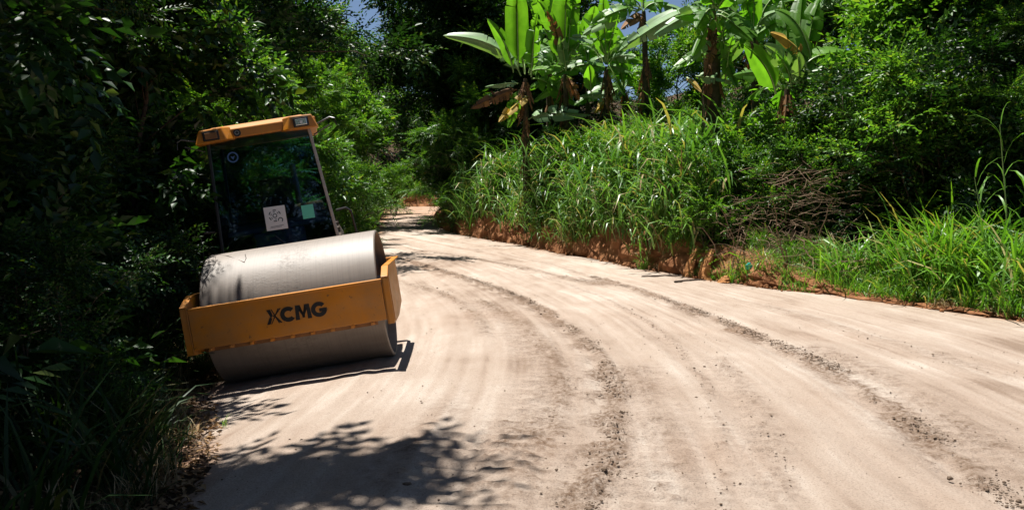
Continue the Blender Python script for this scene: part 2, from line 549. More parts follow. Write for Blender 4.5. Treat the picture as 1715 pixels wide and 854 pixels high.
def make_road():
    y = np.concatenate([np.arange(-25, 3.2, .35), np.geomspace(3.2, 79, 560)])
    m = 400
    u = np.linspace(0, 1, m)
    lo = xl(y) - .25 + .12 * vnoise(y * 1.3, y * 0, 40)
    hi = xr(y) + .05 + .18 * vnoise(y * 1.1, y * 0, 41)
    X = lo[:, None] + (hi - lo)[:, None] * u[None]
    Y = np.repeat(y[:, None], m, 1)
    Z = road_z(X, Y)
    xf, yf = X.ravel(), Y.ravel()
    add = np.zeros(xf.size); loose = np.zeros(xf.size)
    for (P, S), w, amt, h, tread, fr in TRK:
        x0, x1 = P[:, 0].min() - 1.3, P[:, 0].max() + 1.3
        y0, y1 = P[:, 1].min() - 1.3, P[:, 1].max() + 1.3
        idx = np.nonzero((xf > x0) & (xf < x1) & (yf > y0) & (yf < y1))[0]
        for ch in np.array_split(idx, max(1, len(idx) // 8000)):
            if len(ch) == 0: continue
            dx = xf[ch][:, None] - P[None, :, 0]; dy = yf[ch][:, None] - P[None, :, 1]
            d2 = dx * dx + dy * dy
            k = d2.argmin(1)
            d = np.sqrt(d2[np.arange(len(ch)), k])
            tx = np.gradient(P[:, 0])[k]; ty = np.gradient(P[:, 1])[k]
            sd = np.sign(dx[np.arange(len(ch)), k] * ty - dy[np.arange(len(ch)), k] * tx) * d
            s = S[k]
            fade = (.3 + .7 * sstep(fr[0] * S[-1] - .8, fr[0] * S[-1] + .6, s)) * sstep(0, .6, s) * sstep(0, .6, S[-1] - s)
            patch = .9 + .7 * np.clip(fbm(xf[ch] * 1.3, yf[ch] * 1.3, 71, 3), -.5, .5)
            wob = sd + .05 * fbm(xf[ch] * 2.2, yf[ch] * 2.2, 33, 3) + (.028 * np.sign(np.sin(s * 2 * math.pi / .15)) if tread else 0)
            g = np.exp(-(wob / w) ** 2)
            rut = np.exp(-((wob - 2.2 * w) / (1.3 * w)) ** 2)
            rough = fbm(xf[ch] * 14, yf[ch] * 14, 81, 3)
            add[ch] += fade * (h * g * (.8 + 1.3 * rough) * patch - .7 * h * rut)
            if tread:
                tr = np.sin(s * 2 * math.pi / .2 + sd * 5) * np.exp(-((sd - 1.6 * w) / (2.6 * w)) ** 2)
                add[ch] += fade * tr * .02 * patch
                loose[ch] += fade * .4 * amt * np.exp(-((sd - 1.6 * w) / (2.4 * w)) ** 2) * (.5 + .5 * np.sign(tr)) * patch
            loose[ch] += fade * amt * np.exp(-(wob / (1.15 * w)) ** 2) * patch * (.65 + 1.2 * rough)
    nz = .05 * fbm(xf * .45, yf * .45, 11, 3) + .012 * fbm(xf * 3, yf * 3, 12, 4)
    # flow field: how far between the wheel lines of the bend each point lies
    qd = []
    for c in FLOW:
        P, S = smooth_poly(c, 90)
        out = np.empty(xf.size); ss = np.empty(xf.size)
        gx, gy = np.gradient(P[:, 0]), np.gradient(P[:, 1])
        for ch in np.array_split(np.arange(xf.size), 30):
            dx = xf[ch][:, None] - P[None, :, 0]; dy = yf[ch][:, None] - P[None, :, 1]
            k = (dx * dx + dy * dy).argmin(1); a = np.arange(len(ch))
            out[ch] = (dx[a, k] * gy[k] - dy[a, k] * gx[k]) / np.hypot(gx[k], gy[k]); ss[ch] = S[k]
        qd.append(out * np.sign(-gy.mean() * 1.0))
        if c is T2: s_arc = ss
    q = np.where(qd[0] < 0, qd[0] / 1.0, 0)
    for k in range(4):
        a, b = qd[k], qd[k + 1]
        w_ = np.clip(a / np.where(np.abs(a - b) < 1e-3, 1e-3, a - b), 0, 1)
        q = np.where((qd[0] >= 0), np.where(a >= 0, k + w_, q), q)
    q = np.where(qd[4] > 0, 4 + qd[4], q)
    uu_flow = q
    # long shallow wheel lanes that follow the bend
    uu = np.tile(u, len(y))
    lane = .03 * vnoise(q * 3.2, s_arc * .12, 90) + .016 * vnoise(q * 9, s_arc * .25, 91)
    z = Z.ravel() + add + (nz + lane) * sstep(0, .03, uu) * sstep(0, .03, 1 - uu)
    # edges dip under the verge
    z -= .10 * (1 - sstep(0, .02, uu)) + .06 * (1 - sstep(0, .025, 1 - uu))
    me = grid_mesh('dirt_road', X, Y, z.reshape(X.shape) + .004)
    a = me.attributes.new('loose', 'FLOAT', 'POINT'); a.data.foreach_set('value', np.clip(loose * 2.6, 0, 1).astype(np.float32))
    st = .3 * vnoise(q * 4 + .4 * vnoise(q, s_arc * .4, 7), s_arc * .15, 190) + .34 * vnoise(q * 11, s_arc * .3, 191) + .26 * vnoise(q * 27, s_arc * .6, 192) + .2 * fbm(xf * .5, yf * .35, 193, 3)
    a = me.attributes.new('streak', 'FLOAT', 'POINT'); a.data.foreach_set('value', (st * .6 + .22 * fbm(xf * 1.1, yf * .8, 194, 4)).astype(np.float32))
    e = np.minimum(xf - xl(yf), (xr(yf) - xf) * 1.0)
    red = np.clip(.75 * (1 - sstep(-.1, .55, e + .5 * fbm(xf * 1.2, yf * 1.2, 55, 3))) + .55 * sstep(45, 62, yf), 0, 1)
    red = np.clip(red + .15 * np.clip(fbm(xf * .7, yf * .7, 57, 3), 0, 1), 0, 1)
    a = me.attributes.new('red', 'FLOAT', 'POINT'); a.data.foreach_set('value', red.astype(np.float32))
    o = link('dirt_road', me, ROAD)
    tag(o, 'pale packed dirt road bending left with wheel tracks', 'road', kind='structure')
    return X, Y, z.reshape(X.shape)


make_ground()
make_road()


def surf(x, y):
    """Approximate top of road or ground."""
    return gz(x, y)


def make_bank():
    """Rough red earth face along the right side of the road."""
    ys = np.concatenate([np.arange(9, 36, .07), np.arange(36, 60, .3)])
    t = np.linspace(0, 1, 26)
    X = []; Y = []; Z = []
    ex = xr(ys)
    nx = np.gradient(ex, ys); L = np.hypot(nx, 1)
    n1, n2 = 1 / L, -nx / L        # outward (right) normal
    for tt in t:
        h = bank_h(ys) * .93 * tt
        rough = .22 * fbm(ys * 1.6, tt * 3 + ys * 0, 60, 4) + .12 * fbm(ys * 5, tt * 6 + ys * 0, 61, 3)
        back = -.12 + .55 * tt ** 1.6 * np.clip(bank_h(ys), .3, 1) + rough * (.35 + .65 * math.sin(math.pi * min(1, tt * 1.1)))
        gul = np.clip(vnoise(ys * 1.9, ys * 0, 66), 0, 1) * .5 * (1 - tt) * np.clip(bank_h(ys) - .4, 0, 1)
        back = back + gul
        X.append(ex + n1 * back); Y.append(ys + n2 * back)
        Z.append(road_z(ex, ys) - .05 + h + .04 * fbm(ys * 4, tt * 5 + ys * 0, 63, 3))
    X.append(ex + n1 * 1.5); Y.append(ys + n2 * 1.5); Z.append(ground_z(X[-1], Y[-1]) - .25)
    X = np.array(X).T; Y = np.array(Y).T; Z = np.array(Z).T
    o = link('earth_bank', grid_mesh('earth_bank', X, Y, Z, True), REDSOIL)
    tag(o, 'red cut earth bank along the right side of the road', 'bank', kind='structure')
    # two smooth orange clay blocks that jut out of the cut
    rng = random.Random(4)
    for (px, py, hpx, wpx) in [(1158, 463, 52, 24), (1182, 468, 56, 20), (1130, 455, 24, 24), (1102, 449, 18, 24), (905, 408, 16, 20), (1216, 474, 16, 26), (1075, 446, 20, 18)]:
        p = road_hit(px, py)
        k = p.y / F
        h = hpx * k; w = wpx * k
        mb = MB()
        vs = []; n = 9
        for a in range(8):
            t_ = a / 7
            ww = w * .5 * (1 - .6 * t_ ** 1.3) * (1 if a else 1.1)
            dd = .26 * (1 - .55 * t_)
            for k in range(n):
                q = 2 * math.pi * k / n
                j = 1 + .22 * rng.uniform(-1, 1)
                vs.append((.3 * h * t_ * t_ + ww * math.cos(q) * j, .16 + .1 * t_ + dd * math.sin(q) * j, t_ * h - .07 + .02 * rng.uniform(-1, 1)))
        fs = [(a * n + k, a * n + (k + 1) % n, (a + 1) * n + (k + 1) % n, (a + 1) * n + k) for a in range(7) for k in range(n)]
        fs += [tuple(range(n - 1, -1, -1)), tuple(range(7 * n, 8 * n))]
        mb.add(vs, fs)
        ob = mb.build('clay_block', CLAY, o, Matrix.Translation((p.x - .05, p.y - .18, p.z)))
    # cut bank at the far end
    xs = np.arange(-20, 14, .25)
    tt = np.linspace(0, 1, 10)
    X = np.repeat(xs[:, None], 10, 1)
    yb = 78.6 + .05 * xs
    Y = yb[:, None] + .9 * tt[None] ** 1.4 + .4 * fbm(X * .8, tt[None] * 3 + X * 0, 77, 3)
    Z = road_z(-7 + 0 * X, Y) - .1 + 1.35 * tt[None] + .1 * fbm(X * 2, tt[None] * 4 + X * 0, 78, 3)
    o2 = link('earth_bank', grid_mesh('far_bank', X, Y, Z, True), REDSOIL)
    tag(o2, 'red earth bank across the far end of the road', 'bank', kind='structure')


make_bank()

# ------------------------------------------------------------------ foliage templates
def norm(a):
    return a / (np.linalg.norm(a, axis=-1, keepdims=True) + 1e-9)


def leaf4(l, w, fold=.25, droop=.15):
    return np.array([(0, 0, 0), (-w / 2, l * .42, fold * w * .5), (0, l, -droop * l), (w / 2, l * .42, fold * w * .5)])


LEAF_F = np.array([(0, 2, 1), (0, 3, 2)])


def place(tv, pos, dirv, rng, upj=.5, scale=None):
    """Copy template tv (k,3; growing along +y, up +z) to positions pos with directions dirv."""
    n = len(pos)
    y = norm(dirv)
    up = np.tile([0, 0, 1.], (n, 1)) + rng.normal(0, upj, (n, 3))
    x = norm(np.cross(y, up)); z = np.cross(x, y)
    if scale is None: scale = np.ones(n)
    M = np.stack([x, y, z], 1) * scale[:, None, None]      # rows are axes
    return pos[:, None, :] + np.einsum('kc,ncd->nkd', tv, M)


def twig_template(rng, n=11, L=.5, l=.12, w=.062, ang=52, flat=.35, droop=.2):
    """Several leaves set alternately on one twig."""
    vs = []
    for i in range(n):
        s = (i + .6) / n
        side = -1 if i % 2 else 1
        base = np.array([0, s * L, -.25 * L * s * s])
        a = R(ang + rng.uniform(-15, 15)) * side * (1 if i < n - 1 else .1)
        d = np.array([[math.sin(a), math.cos(a), rng.uniform(-.35, .3)]])
        sc_ = rng.uniform(.7, 1.15) * (1 - .3 * abs(s - .5))
        vs.append(place(leaf4(l, w, .3, droop), base[None], d, rng, flat, np.array([sc_]))[0])
    return np.concatenate(vs), n


def pinnate_template(rng, n=11, L=.55, l=.11, w=.036):
    vs = []; c = 0
    for i in range(n):
        s = (i + .5) / n
        for side in (-1, 1):
            base = np.array([0, s * L, -.28 * L * s * s])
            a = R(68 - 25 * s) * side
            d = np.array([[math.sin(a), math.cos(a), rng.uniform(-.3, 0)]])
            vs.append(place(leaf4(l, w, .2, .2), base[None], d, rng, .15, np.array([math.sin(math.pi * (.15 + .75 * s)) * rng.uniform(.85, 1.1)]))[0]); c += 1
    return np.concatenate(vs), c


def spray_mesh(name, pos, dirv, templates, rng, upj=.4, smin=.75, smax=1.25):
    k = rng.integers(0, len(templates), len(pos))
    V = []
    for i, (tv, n) in enumerate(templates):
        q = k == i
        if not q.any(): continue
        p = place(tv, pos[q], dirv[q], rng, upj, rng.uniform(smin, smax, q.sum()))
        V.append(p.reshape(-1, 3))
    V = np.concatenate(V)
    nl = len(V) // 4
    f = (LEAF_F[None] + 4 * np.arange(nl)[:, None, None]).reshape(-1, 3)
    return mesh_np(name, V, f)


_r0 = np.random.default_rng(1)
TW_BROAD = [twig_template(_r0) for _ in range(4)]
TW_SMALL = [twig_template(_r0, 14, .42, .075, .04) for _ in range(4)]
TW_BIG = [twig_template(_r0, 8, .55, .2, .1, 48, .4, .35) for _ in range(4)]
TW_PIN = [pinnate_template(_r0) for _ in range(3)]


def bez(a, b, c, n):
    t = np.linspace(0, 1, n)[:, None]
    return (1 - t) ** 2 * a + 2 * t * (1 - t) * b + t * t * c


def tree_meshes(seed, H, r0, base, rad, nlimb, per, tw, name, stems=1, droop=.25, spread=.55, flatten=1.0, smin=.75, smax=1.25, up=.35):
    """Returns trunk mesh (with limbs) and crown mesh; origin at the foot."""
    rng = np.random.default_rng(seed)
    mb = MB(); P = []; D = []
    for st in range(stems):
        az0 = rng.uniform(0, 6.28)
        off = np.array([math.cos(az0), math.sin(az0), 0]) * (0 if stems == 1 else .18 * rad * rng.uniform(.3, 1))
        top = off * (1 if stems == 1 else 3.0) + np.array([rng.normal(0, .06 * H), rng.normal(0, .06 * H), H * rng.uniform(.88, 1.0)])
        n = 9
        tr = bez(off, (off + top) / 2 + rng.normal(0, .04 * H, 3) * [1, 1, 0], top, n)
        tr[1:-1] += rng.normal(0, .012 * H, (n - 2, 3)) * [1, 1, .3]
        tr[0, 2] = -.25
        tt = np.linspace(0, 1, n)
        rr = (r0 / math.sqrt(stems)) * (1 - .82 * tt) * (1 + .5 * np.exp(-tt * 14))
        mb.tube(tr, list(rr), 8 if r0 > .08 else 5)
        for k in range(nlimb):
            t = base + (1 - base) * ((k + rng.uniform(.1, .9)) / nlimb)
            p0 = np.array([np.interp(t, tt, tr[:, j]) for j in range(3)])
            az = k * 2.4 + rng.uniform(-.5, .5) + st
            rel = (t - base) / (1 - base)
            ln = rad * (math.sin(math.pi * (.18 + .74 * rel)) ** .8) * rng.uniform(.7, 1.15)
            el = .1 + .75 * rel + rng.uniform(-.15, .25)
            dv = np.array([math.cos(az) * math.cos(el), math.sin(az) * math.cos(el), math.sin(el)])
            p2 = p0 + dv * ln * [1, 1, flatten] - np.array([0, 0, droop * ln * .5])
            pm = p0 + dv * ln * .55 * [1, 1, flatten] + np.array([0, 0, .12 * ln])
            lb = bez(p0, pm, p2, 6)
            lb[1:-1] += rng.normal(0, .03 * ln, (4, 3))
            rl = max(.008, .42 * float(np.interp(t, tt, rr)))
            mb.tube(lb, list(np.linspace(rl, max(.004, rl * .2), 6)), 5 if rl > .03 else 4)
            for j in range(5):
                u = .22 + .78 * (j + rng.uniform(0, 1)) / 5
                q0 = np.array([np.interp(u, np.linspace(0, 1, 6), lb[:, c]) for c in range(3)])
                sd = norm(dv * .7 + rng.normal(0, spread, 3) * [1, 1, .6])
                sl = ln * rng.uniform(.22, .48) * (1.2 - .5 * u)
                q2 = q0 + sd * sl - np.array([0, 0, droop * sl * .6])
                sb = bez(q0, q0 + sd * sl * .5 + [0, 0, .08 * sl], q2, 4)
                mb.tube(sb, list(np.linspace(max(.004, rl * .3), .003, 4)), 3)
                m = max(2, int(per * rng.uniform(.6, 1.4)))
                w = rng.uniform(.1, 1.05, m)
                pts = np.stack([np.interp(w, np.linspace(0, 1, 4), sb[:, c]) for c in range(3)], 1)
                pts += rng.normal(0, .09 * max(sl, .5), (m, 3))
                dd = norm(sd[None] * .8 + rng.normal(0, .65, (m, 3)) + np.array([0, 0, up - .3]))
                P.append(pts); D.append(dd)
    P = np.concatenate(P); D = np.concatenate(D)
    me_t = bpy.data.meshes.new(name + '_trunk'); me_t.from_pydata(mb.v, [], mb.f); me_t.update()
    for p in me_t.polygons: p.use_smooth = True
    me_c = spray_mesh(name + '_crown', P, D, tw, rng, .35, smin, smax)
    return me_t, me_c


def plant(name, var, x, y, s, rot, mat, label, cat, group=None, sz=None, sink=.05, tilt=0.0, parts=('trunk', 'crown')):
    o = empty(name, (x, y, gz(x, y) - sink))
    o.rotation_euler = (0, tilt, rot)
    o.scale = (s, s, sz or s)
    tr = link(parts[0], var[0], BARK, o)
    cr = link(parts[1], var[1], None, o)
    if len(var[1].materials) == 0: var[1].materials.append(mat)
    cr.material_slots[0].link = 'OBJECT'; cr.material_slots[0].material = mat
    tag(o, label, cat, group)
    return o


# tree kinds
V_TALL = tree_meshes(11, 12, .2, .3, 4.6, 18, 38, TW_BROAD, 'tall', smin=1.4, smax=2.3)
V_TALL2 = tree_meshes(12, 13, .22, .24, 4.2, 19, 30, TW_PIN, 'tall_feather', smin=1.4, smax=2.2)
V_MID = tree_meshes(13, 6.5, .09, .12, 2.5, 16, 22, TW_BROAD, 'mid', smin=1.1, smax=2.0)
V_MID2 = tree_meshes(14, 6.0, .08, .1, 2.4, 16, 24, TW_PIN, 'mid_feather', smin=.9, smax=1.5)
V_LAYER = tree_meshes(15, 5.2, .07, .35, 2.3, 11, 15, TW_PIN, 'layer', droop=.1, flatten=.35, spread=.4, up=.1)
V_SHRUB = tree_meshes(16, 2.6, .05, .05, 1.5, 8, 8, TW_SMALL, 'shrub', stems=3, droop=.35, smin=.9, smax=1.6)
V_MID3 = tree_meshes(21, 6.2, .09, .12, 2.5, 14, 13, TW_BIG, 'mid_bigleaf', smin=.8, smax=1.5)
V_SHRUB2 = tree_meshes(17, 2.8, .05, .06, 1.6, 8, 6, TW_BROAD, 'shrub_broad', stems=3, droop=.4, smin=.7, smax=1.25)
V_BIGLEAF = tree_meshes(18, 3.2, .05, .1, 1.5, 8, 8, TW_BIG, 'bigleaf', stems=2, droop=.4)

V_HIGH = tree_meshes(19, 20, .34, .45, 6.8, 20, 34, TW_BROAD, 'high', smin=2.2, smax=3.4)  # high crowns added to cast shade on the growth below

TREES = [  # name kind x y scale rot mat label
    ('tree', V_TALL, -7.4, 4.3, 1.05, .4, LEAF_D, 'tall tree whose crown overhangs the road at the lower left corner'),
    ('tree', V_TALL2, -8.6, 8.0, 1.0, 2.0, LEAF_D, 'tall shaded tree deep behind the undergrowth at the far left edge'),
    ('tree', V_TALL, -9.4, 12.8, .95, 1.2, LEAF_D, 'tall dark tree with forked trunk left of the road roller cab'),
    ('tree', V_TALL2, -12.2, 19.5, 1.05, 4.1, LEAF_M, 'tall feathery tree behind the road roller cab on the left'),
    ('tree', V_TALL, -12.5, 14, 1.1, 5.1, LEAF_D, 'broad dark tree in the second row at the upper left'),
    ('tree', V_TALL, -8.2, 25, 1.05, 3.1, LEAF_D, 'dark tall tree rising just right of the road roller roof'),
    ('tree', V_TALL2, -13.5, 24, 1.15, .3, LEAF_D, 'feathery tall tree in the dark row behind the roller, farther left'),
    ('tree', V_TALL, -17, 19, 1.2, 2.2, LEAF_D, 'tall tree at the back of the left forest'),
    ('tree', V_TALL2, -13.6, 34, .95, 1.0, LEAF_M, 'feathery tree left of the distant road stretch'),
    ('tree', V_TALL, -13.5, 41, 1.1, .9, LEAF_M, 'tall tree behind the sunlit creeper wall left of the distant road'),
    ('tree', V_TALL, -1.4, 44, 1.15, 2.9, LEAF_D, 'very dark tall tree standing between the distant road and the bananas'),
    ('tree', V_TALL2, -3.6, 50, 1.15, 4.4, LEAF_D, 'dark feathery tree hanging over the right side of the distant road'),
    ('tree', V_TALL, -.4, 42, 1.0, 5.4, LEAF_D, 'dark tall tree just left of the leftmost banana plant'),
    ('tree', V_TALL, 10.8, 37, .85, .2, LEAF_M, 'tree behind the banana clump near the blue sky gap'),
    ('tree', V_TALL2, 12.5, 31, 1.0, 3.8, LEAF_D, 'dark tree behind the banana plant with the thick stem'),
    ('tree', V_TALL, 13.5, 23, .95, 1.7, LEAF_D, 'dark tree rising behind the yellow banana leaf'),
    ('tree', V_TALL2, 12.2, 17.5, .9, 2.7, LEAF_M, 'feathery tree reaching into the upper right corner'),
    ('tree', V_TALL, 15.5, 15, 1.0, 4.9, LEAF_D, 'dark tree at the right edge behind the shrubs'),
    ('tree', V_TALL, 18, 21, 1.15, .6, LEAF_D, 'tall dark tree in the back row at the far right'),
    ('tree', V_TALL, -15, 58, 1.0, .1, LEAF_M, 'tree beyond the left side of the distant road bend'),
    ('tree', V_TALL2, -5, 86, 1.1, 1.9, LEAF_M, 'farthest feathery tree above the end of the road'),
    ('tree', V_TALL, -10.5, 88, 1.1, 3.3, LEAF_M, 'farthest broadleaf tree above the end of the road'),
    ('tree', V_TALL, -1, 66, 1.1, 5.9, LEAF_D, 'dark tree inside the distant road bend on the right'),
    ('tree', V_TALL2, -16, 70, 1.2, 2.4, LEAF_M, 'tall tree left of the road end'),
    ('tree', V_TALL, -6.2, .8, 1.0, 3.6, LEAF_D, 'unseen tree beside the camera, added to shade the left verge'),  # added out of view to darken the left verge
    ('tree', V_TALL2, -9.3, 7.0, 1.05, 2.6, LEAF_D, 'unseen feathery tree added to shade the lower left corner'),  # added out of view for its shade on the lower left
    ('added_canopy_tree', V_HIGH, -16.0, 6.5, 1.0, .5, LEAF_D, 'very tall canopy tree added to shade the far left forest'),  # canopy trees put in for the shade they cast, mostly above the view
    ('added_canopy_tree', V_HIGH, -18, 16, 1.0, 1.5, LEAF_D, 'very tall canopy tree added for shade far behind the roller cab'),
    ('added_canopy_tree', V_HIGH, -15, 27, 1.05, 2.5, LEAF_D, 'very tall canopy tree added for shade in the left forest, deeper along the road'),
    ('added_canopy_tree', V_HIGH, -1.4, 44, 1.0, 3.5, LEAF_D, 'very tall canopy tree added to shade the black gap beside the distant road'),
    ('added_canopy_tree', V_HIGH, -1.5, 54, 1.0, 4.2, LEAF_D, 'very tall canopy tree added for shade behind the leftmost bananas'),
    ('added_canopy_tree', V_HIGH, 16, 20, .8, 5.5, LEAF_D, 'very tall canopy tree added to shade the upper right corner'),
    ('added_canopy_tree', V_HIGH, -10, -4, .9, .9, LEAF_D, 'very tall canopy tree added for shade, unseen behind the camera on the left'),
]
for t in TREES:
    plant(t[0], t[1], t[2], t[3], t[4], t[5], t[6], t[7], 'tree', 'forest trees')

SMALLS = [  # understorey trees and shrubs
    ('small_tree', V_MID, -5.5, 6.5, .88, .3, LEAF_D, 'small shaded tree at the left edge nearest the camera'),
    ('small_tree', V_MID2, -6.0, 9.2, .85, 1.3, LEAF_D, 'small feathery tree in the shade left of the roller drum'),
    ('small_tree', V_MID, -7.6, 9.6, .95, 4.0, LEAF_D, 'small dark tree behind the undergrowth at the left edge'),
    ('small_tree', V_MID3, -6.1, 12.6, .9, 2.3, LEAF_D, 'small broadleaf tree just left of the roller cab'),
    ('small_tree', V_MID2, -5.9, 15.8, .72, 3.3, LEAF_L, 'sunlit small feathery tree showing above the roller roof'),
    ('small_tree', V_MID3, -8.0, 16.2, 1.0, 4.6, LEAF_L, 'leafy small tree behind the roller cab to the left'),
    ('small_tree', V_MID2, -10.5, 13, 1.1, 5.5, LEAF_D, 'dark feathery small tree at the upper left'),
    ('small_tree', V_MID, -6.8, 20.5, .95, .9, LEAF_M, 'small tree right behind the roller cab'),
    ('small_tree', V_MID2, -8.8, 21.5, 1.1, .1, LEAF_L, 'feathery small tree behind the roller cab roof'),
    ('small_tree', V_MID3, -7.2, 27, .9, 5.0, LEAF_M, 'small tree between the roller and the distant road'),
    ('small_tree', V_MID2, -8.0, 32, 1.0, 3.9, LEAF_L, 'feathery small tree lining the left side of the distant road'),
    ('small_tree', V_MID3, -9.2, 39, 1.15, 2.0, LEAF_L, 'sunlit creeper covered tree left of the distant road'),
    ('small_tree', V_MID2, -10.2, 46, 1.25, 1.1, LEAF_L, 'tall sunlit leafy wall farther along the left of the distant road'),
    ('small_tree', V_MID3, -11.6, 52, 1.3, .5, LEAF_L, 'sunlit leafy tree near the end of the road on the left'),
    ('small_tree', V_MID, -2.4, 41.5, .95, 4.2, LEAF_D, 'dark small tree at the right side of the distant road'),
    ('small_tree', V_LAYER, -2.9, 37.5, 1.0, .7, LEAF_M, 'small tree with flat layered branches right of the distant road'),
    ('small_tree', V_MID2, .3, 37.5, .95, 2.6, LEAF_D, 'dark feathery small tree behind the leftmost banana stem'),
    ('small_tree', V_MID, -4.4, 56, 1.1, 5.7, LEAF_D, 'dark bushy tree hiding the right side of the road bend'),
    ('small_tree', V_MID, 6.4, 30.0, .75, 1.4, LEAF_L, 'sunlit bushy tree between the two banana clumps'),
    ('small_tree', V_MID2, 9.4, 27, 1.0, 2.8, LEAF_M, 'leafy tree left of the thick banana stem'),
    ('small_tree', V_MID3, 10.4, 20, .85, 3.7, LEAF_L, 'leafy tree at the upper right beside the yellow banana leaf'),
    ('small_tree', V_MID2, 11.0, 15.2, .75, 5.2, LEAF_M, 'feathery branches hanging at the right edge'),
    ('small_tree', V_MID, -8, 82, 1.1, .2, LEAF_L, 'bushy tree on the bank at the end of the road'),
    ('small_tree', V_MID2, -4.5, 81.5, 1.1, 1.2, LEAF_L, 'feathery bushy tree on the far bank, right of centre'),
    ('small_tree', V_MID3, -4.6, -9.5, 1.2, .3, LEAF_M, 'unseen bushy tree behind the camera, added to darken the cab glass reflection'),  # trees behind the camera, added to darken what the cab glass reflects
    ('small_tree', V_MID, -1.6, -13, 1.4, 1.3, LEAF_M, 'unseen bushy tree behind the camera, added for the glass reflection'),
    ('small_tree', V_MID, 1.6, -17, 1.6, 2.3, LEAF_D, 'second unseen bushy tree behind the camera, added for the glass reflection'),
    ('small_tree', V_MID2, -6.5, -15, 1.7, 3.3, LEAF_D, 'unseen feathery tree behind the camera on the left, added for the glass reflection'),
    ('small_tree', V_MID3, 5.5, -23, 2.0, 4.3, LEAF_D, 'large unseen bushy tree far behind the camera, added for the glass reflection'),
]
BACK = [(-14, 9, 1.9), (-15, 29, 2.0), (-18, 36, 2.2), (-12.5, 31, 1.6), (-16.5, 50, 2.2), (-18.5, 63, 2.0), (-2.2, 47, 1.9), (.8, 46, 2.0), (2.6, 45, 1.5), (-1.2, 39.5, 1.45), (-1.8, 60, 1.8),
        (6.8, 42, .85), (10.5, 41, 1.0), (13.5, 36, 1.9), (15.5, 29, 1.9), (17, 25, 1.9), (12.6, 21, 1.35), (16, 18.5, 1.7), (19, 16, 1.8), (-7, 92, 2.2), (-12, 96, 2.4), (-2, 90, 2.2), (-18, 84, 2.4), (-21, 24, 2.1), (-1, 70, 2.3)]
BACK_L = ['behind the left undergrowth at the far left edge', 'in the second row left of the distant road', 'in the third row left of the distant road', 'close behind the lit creeper wall', 'on the left beyond the creeper wall', 'left of the far bend', 'in the black gap right of the distant road', 'in the black gap left of the bananas', 'straight behind the second banana plant', 'low in front of the black gap', 'inside the far bend on the right',
          'behind the third banana plant', 'below the blue sky gap', 'behind the bushy tree between banana clumps', 'behind the thick banana stem, deeper in', 'behind the yellow banana leaf, deeper in', 'just right of the yellow banana leaf', 'behind the right thicket', 'at the right edge behind the thicket', 'at the far end, middle', 'at the far end, left', 'at the far end, right', 'at the far end, leftmost', 'in the deepest row at the left', 'far behind the black gap']
for i, ((x, y, s_), l_) in enumerate(zip(BACK, BACK_L)):
    plant('forest_tree', (V_MID, V_MID2)[i % 2], x, y, s_, i * 1.7, LEAF_D if (i % 3 and y < 80) else LEAF_M, 'dense bushy forest tree ' + l_, 'tree', 'backdrop forest trees')
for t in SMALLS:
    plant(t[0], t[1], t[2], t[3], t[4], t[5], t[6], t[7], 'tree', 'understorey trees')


def pshrub(var, px, Y, s, rot, mat, label, sink=.05, dx=0):
    x = (px - CX) / F * Y + dx
    return plant('shrub', var, x, Y, s, rot, mat, label, 'shrub', 'roadside shrubs', sink=sink, parts=('stems', 'foliage'))


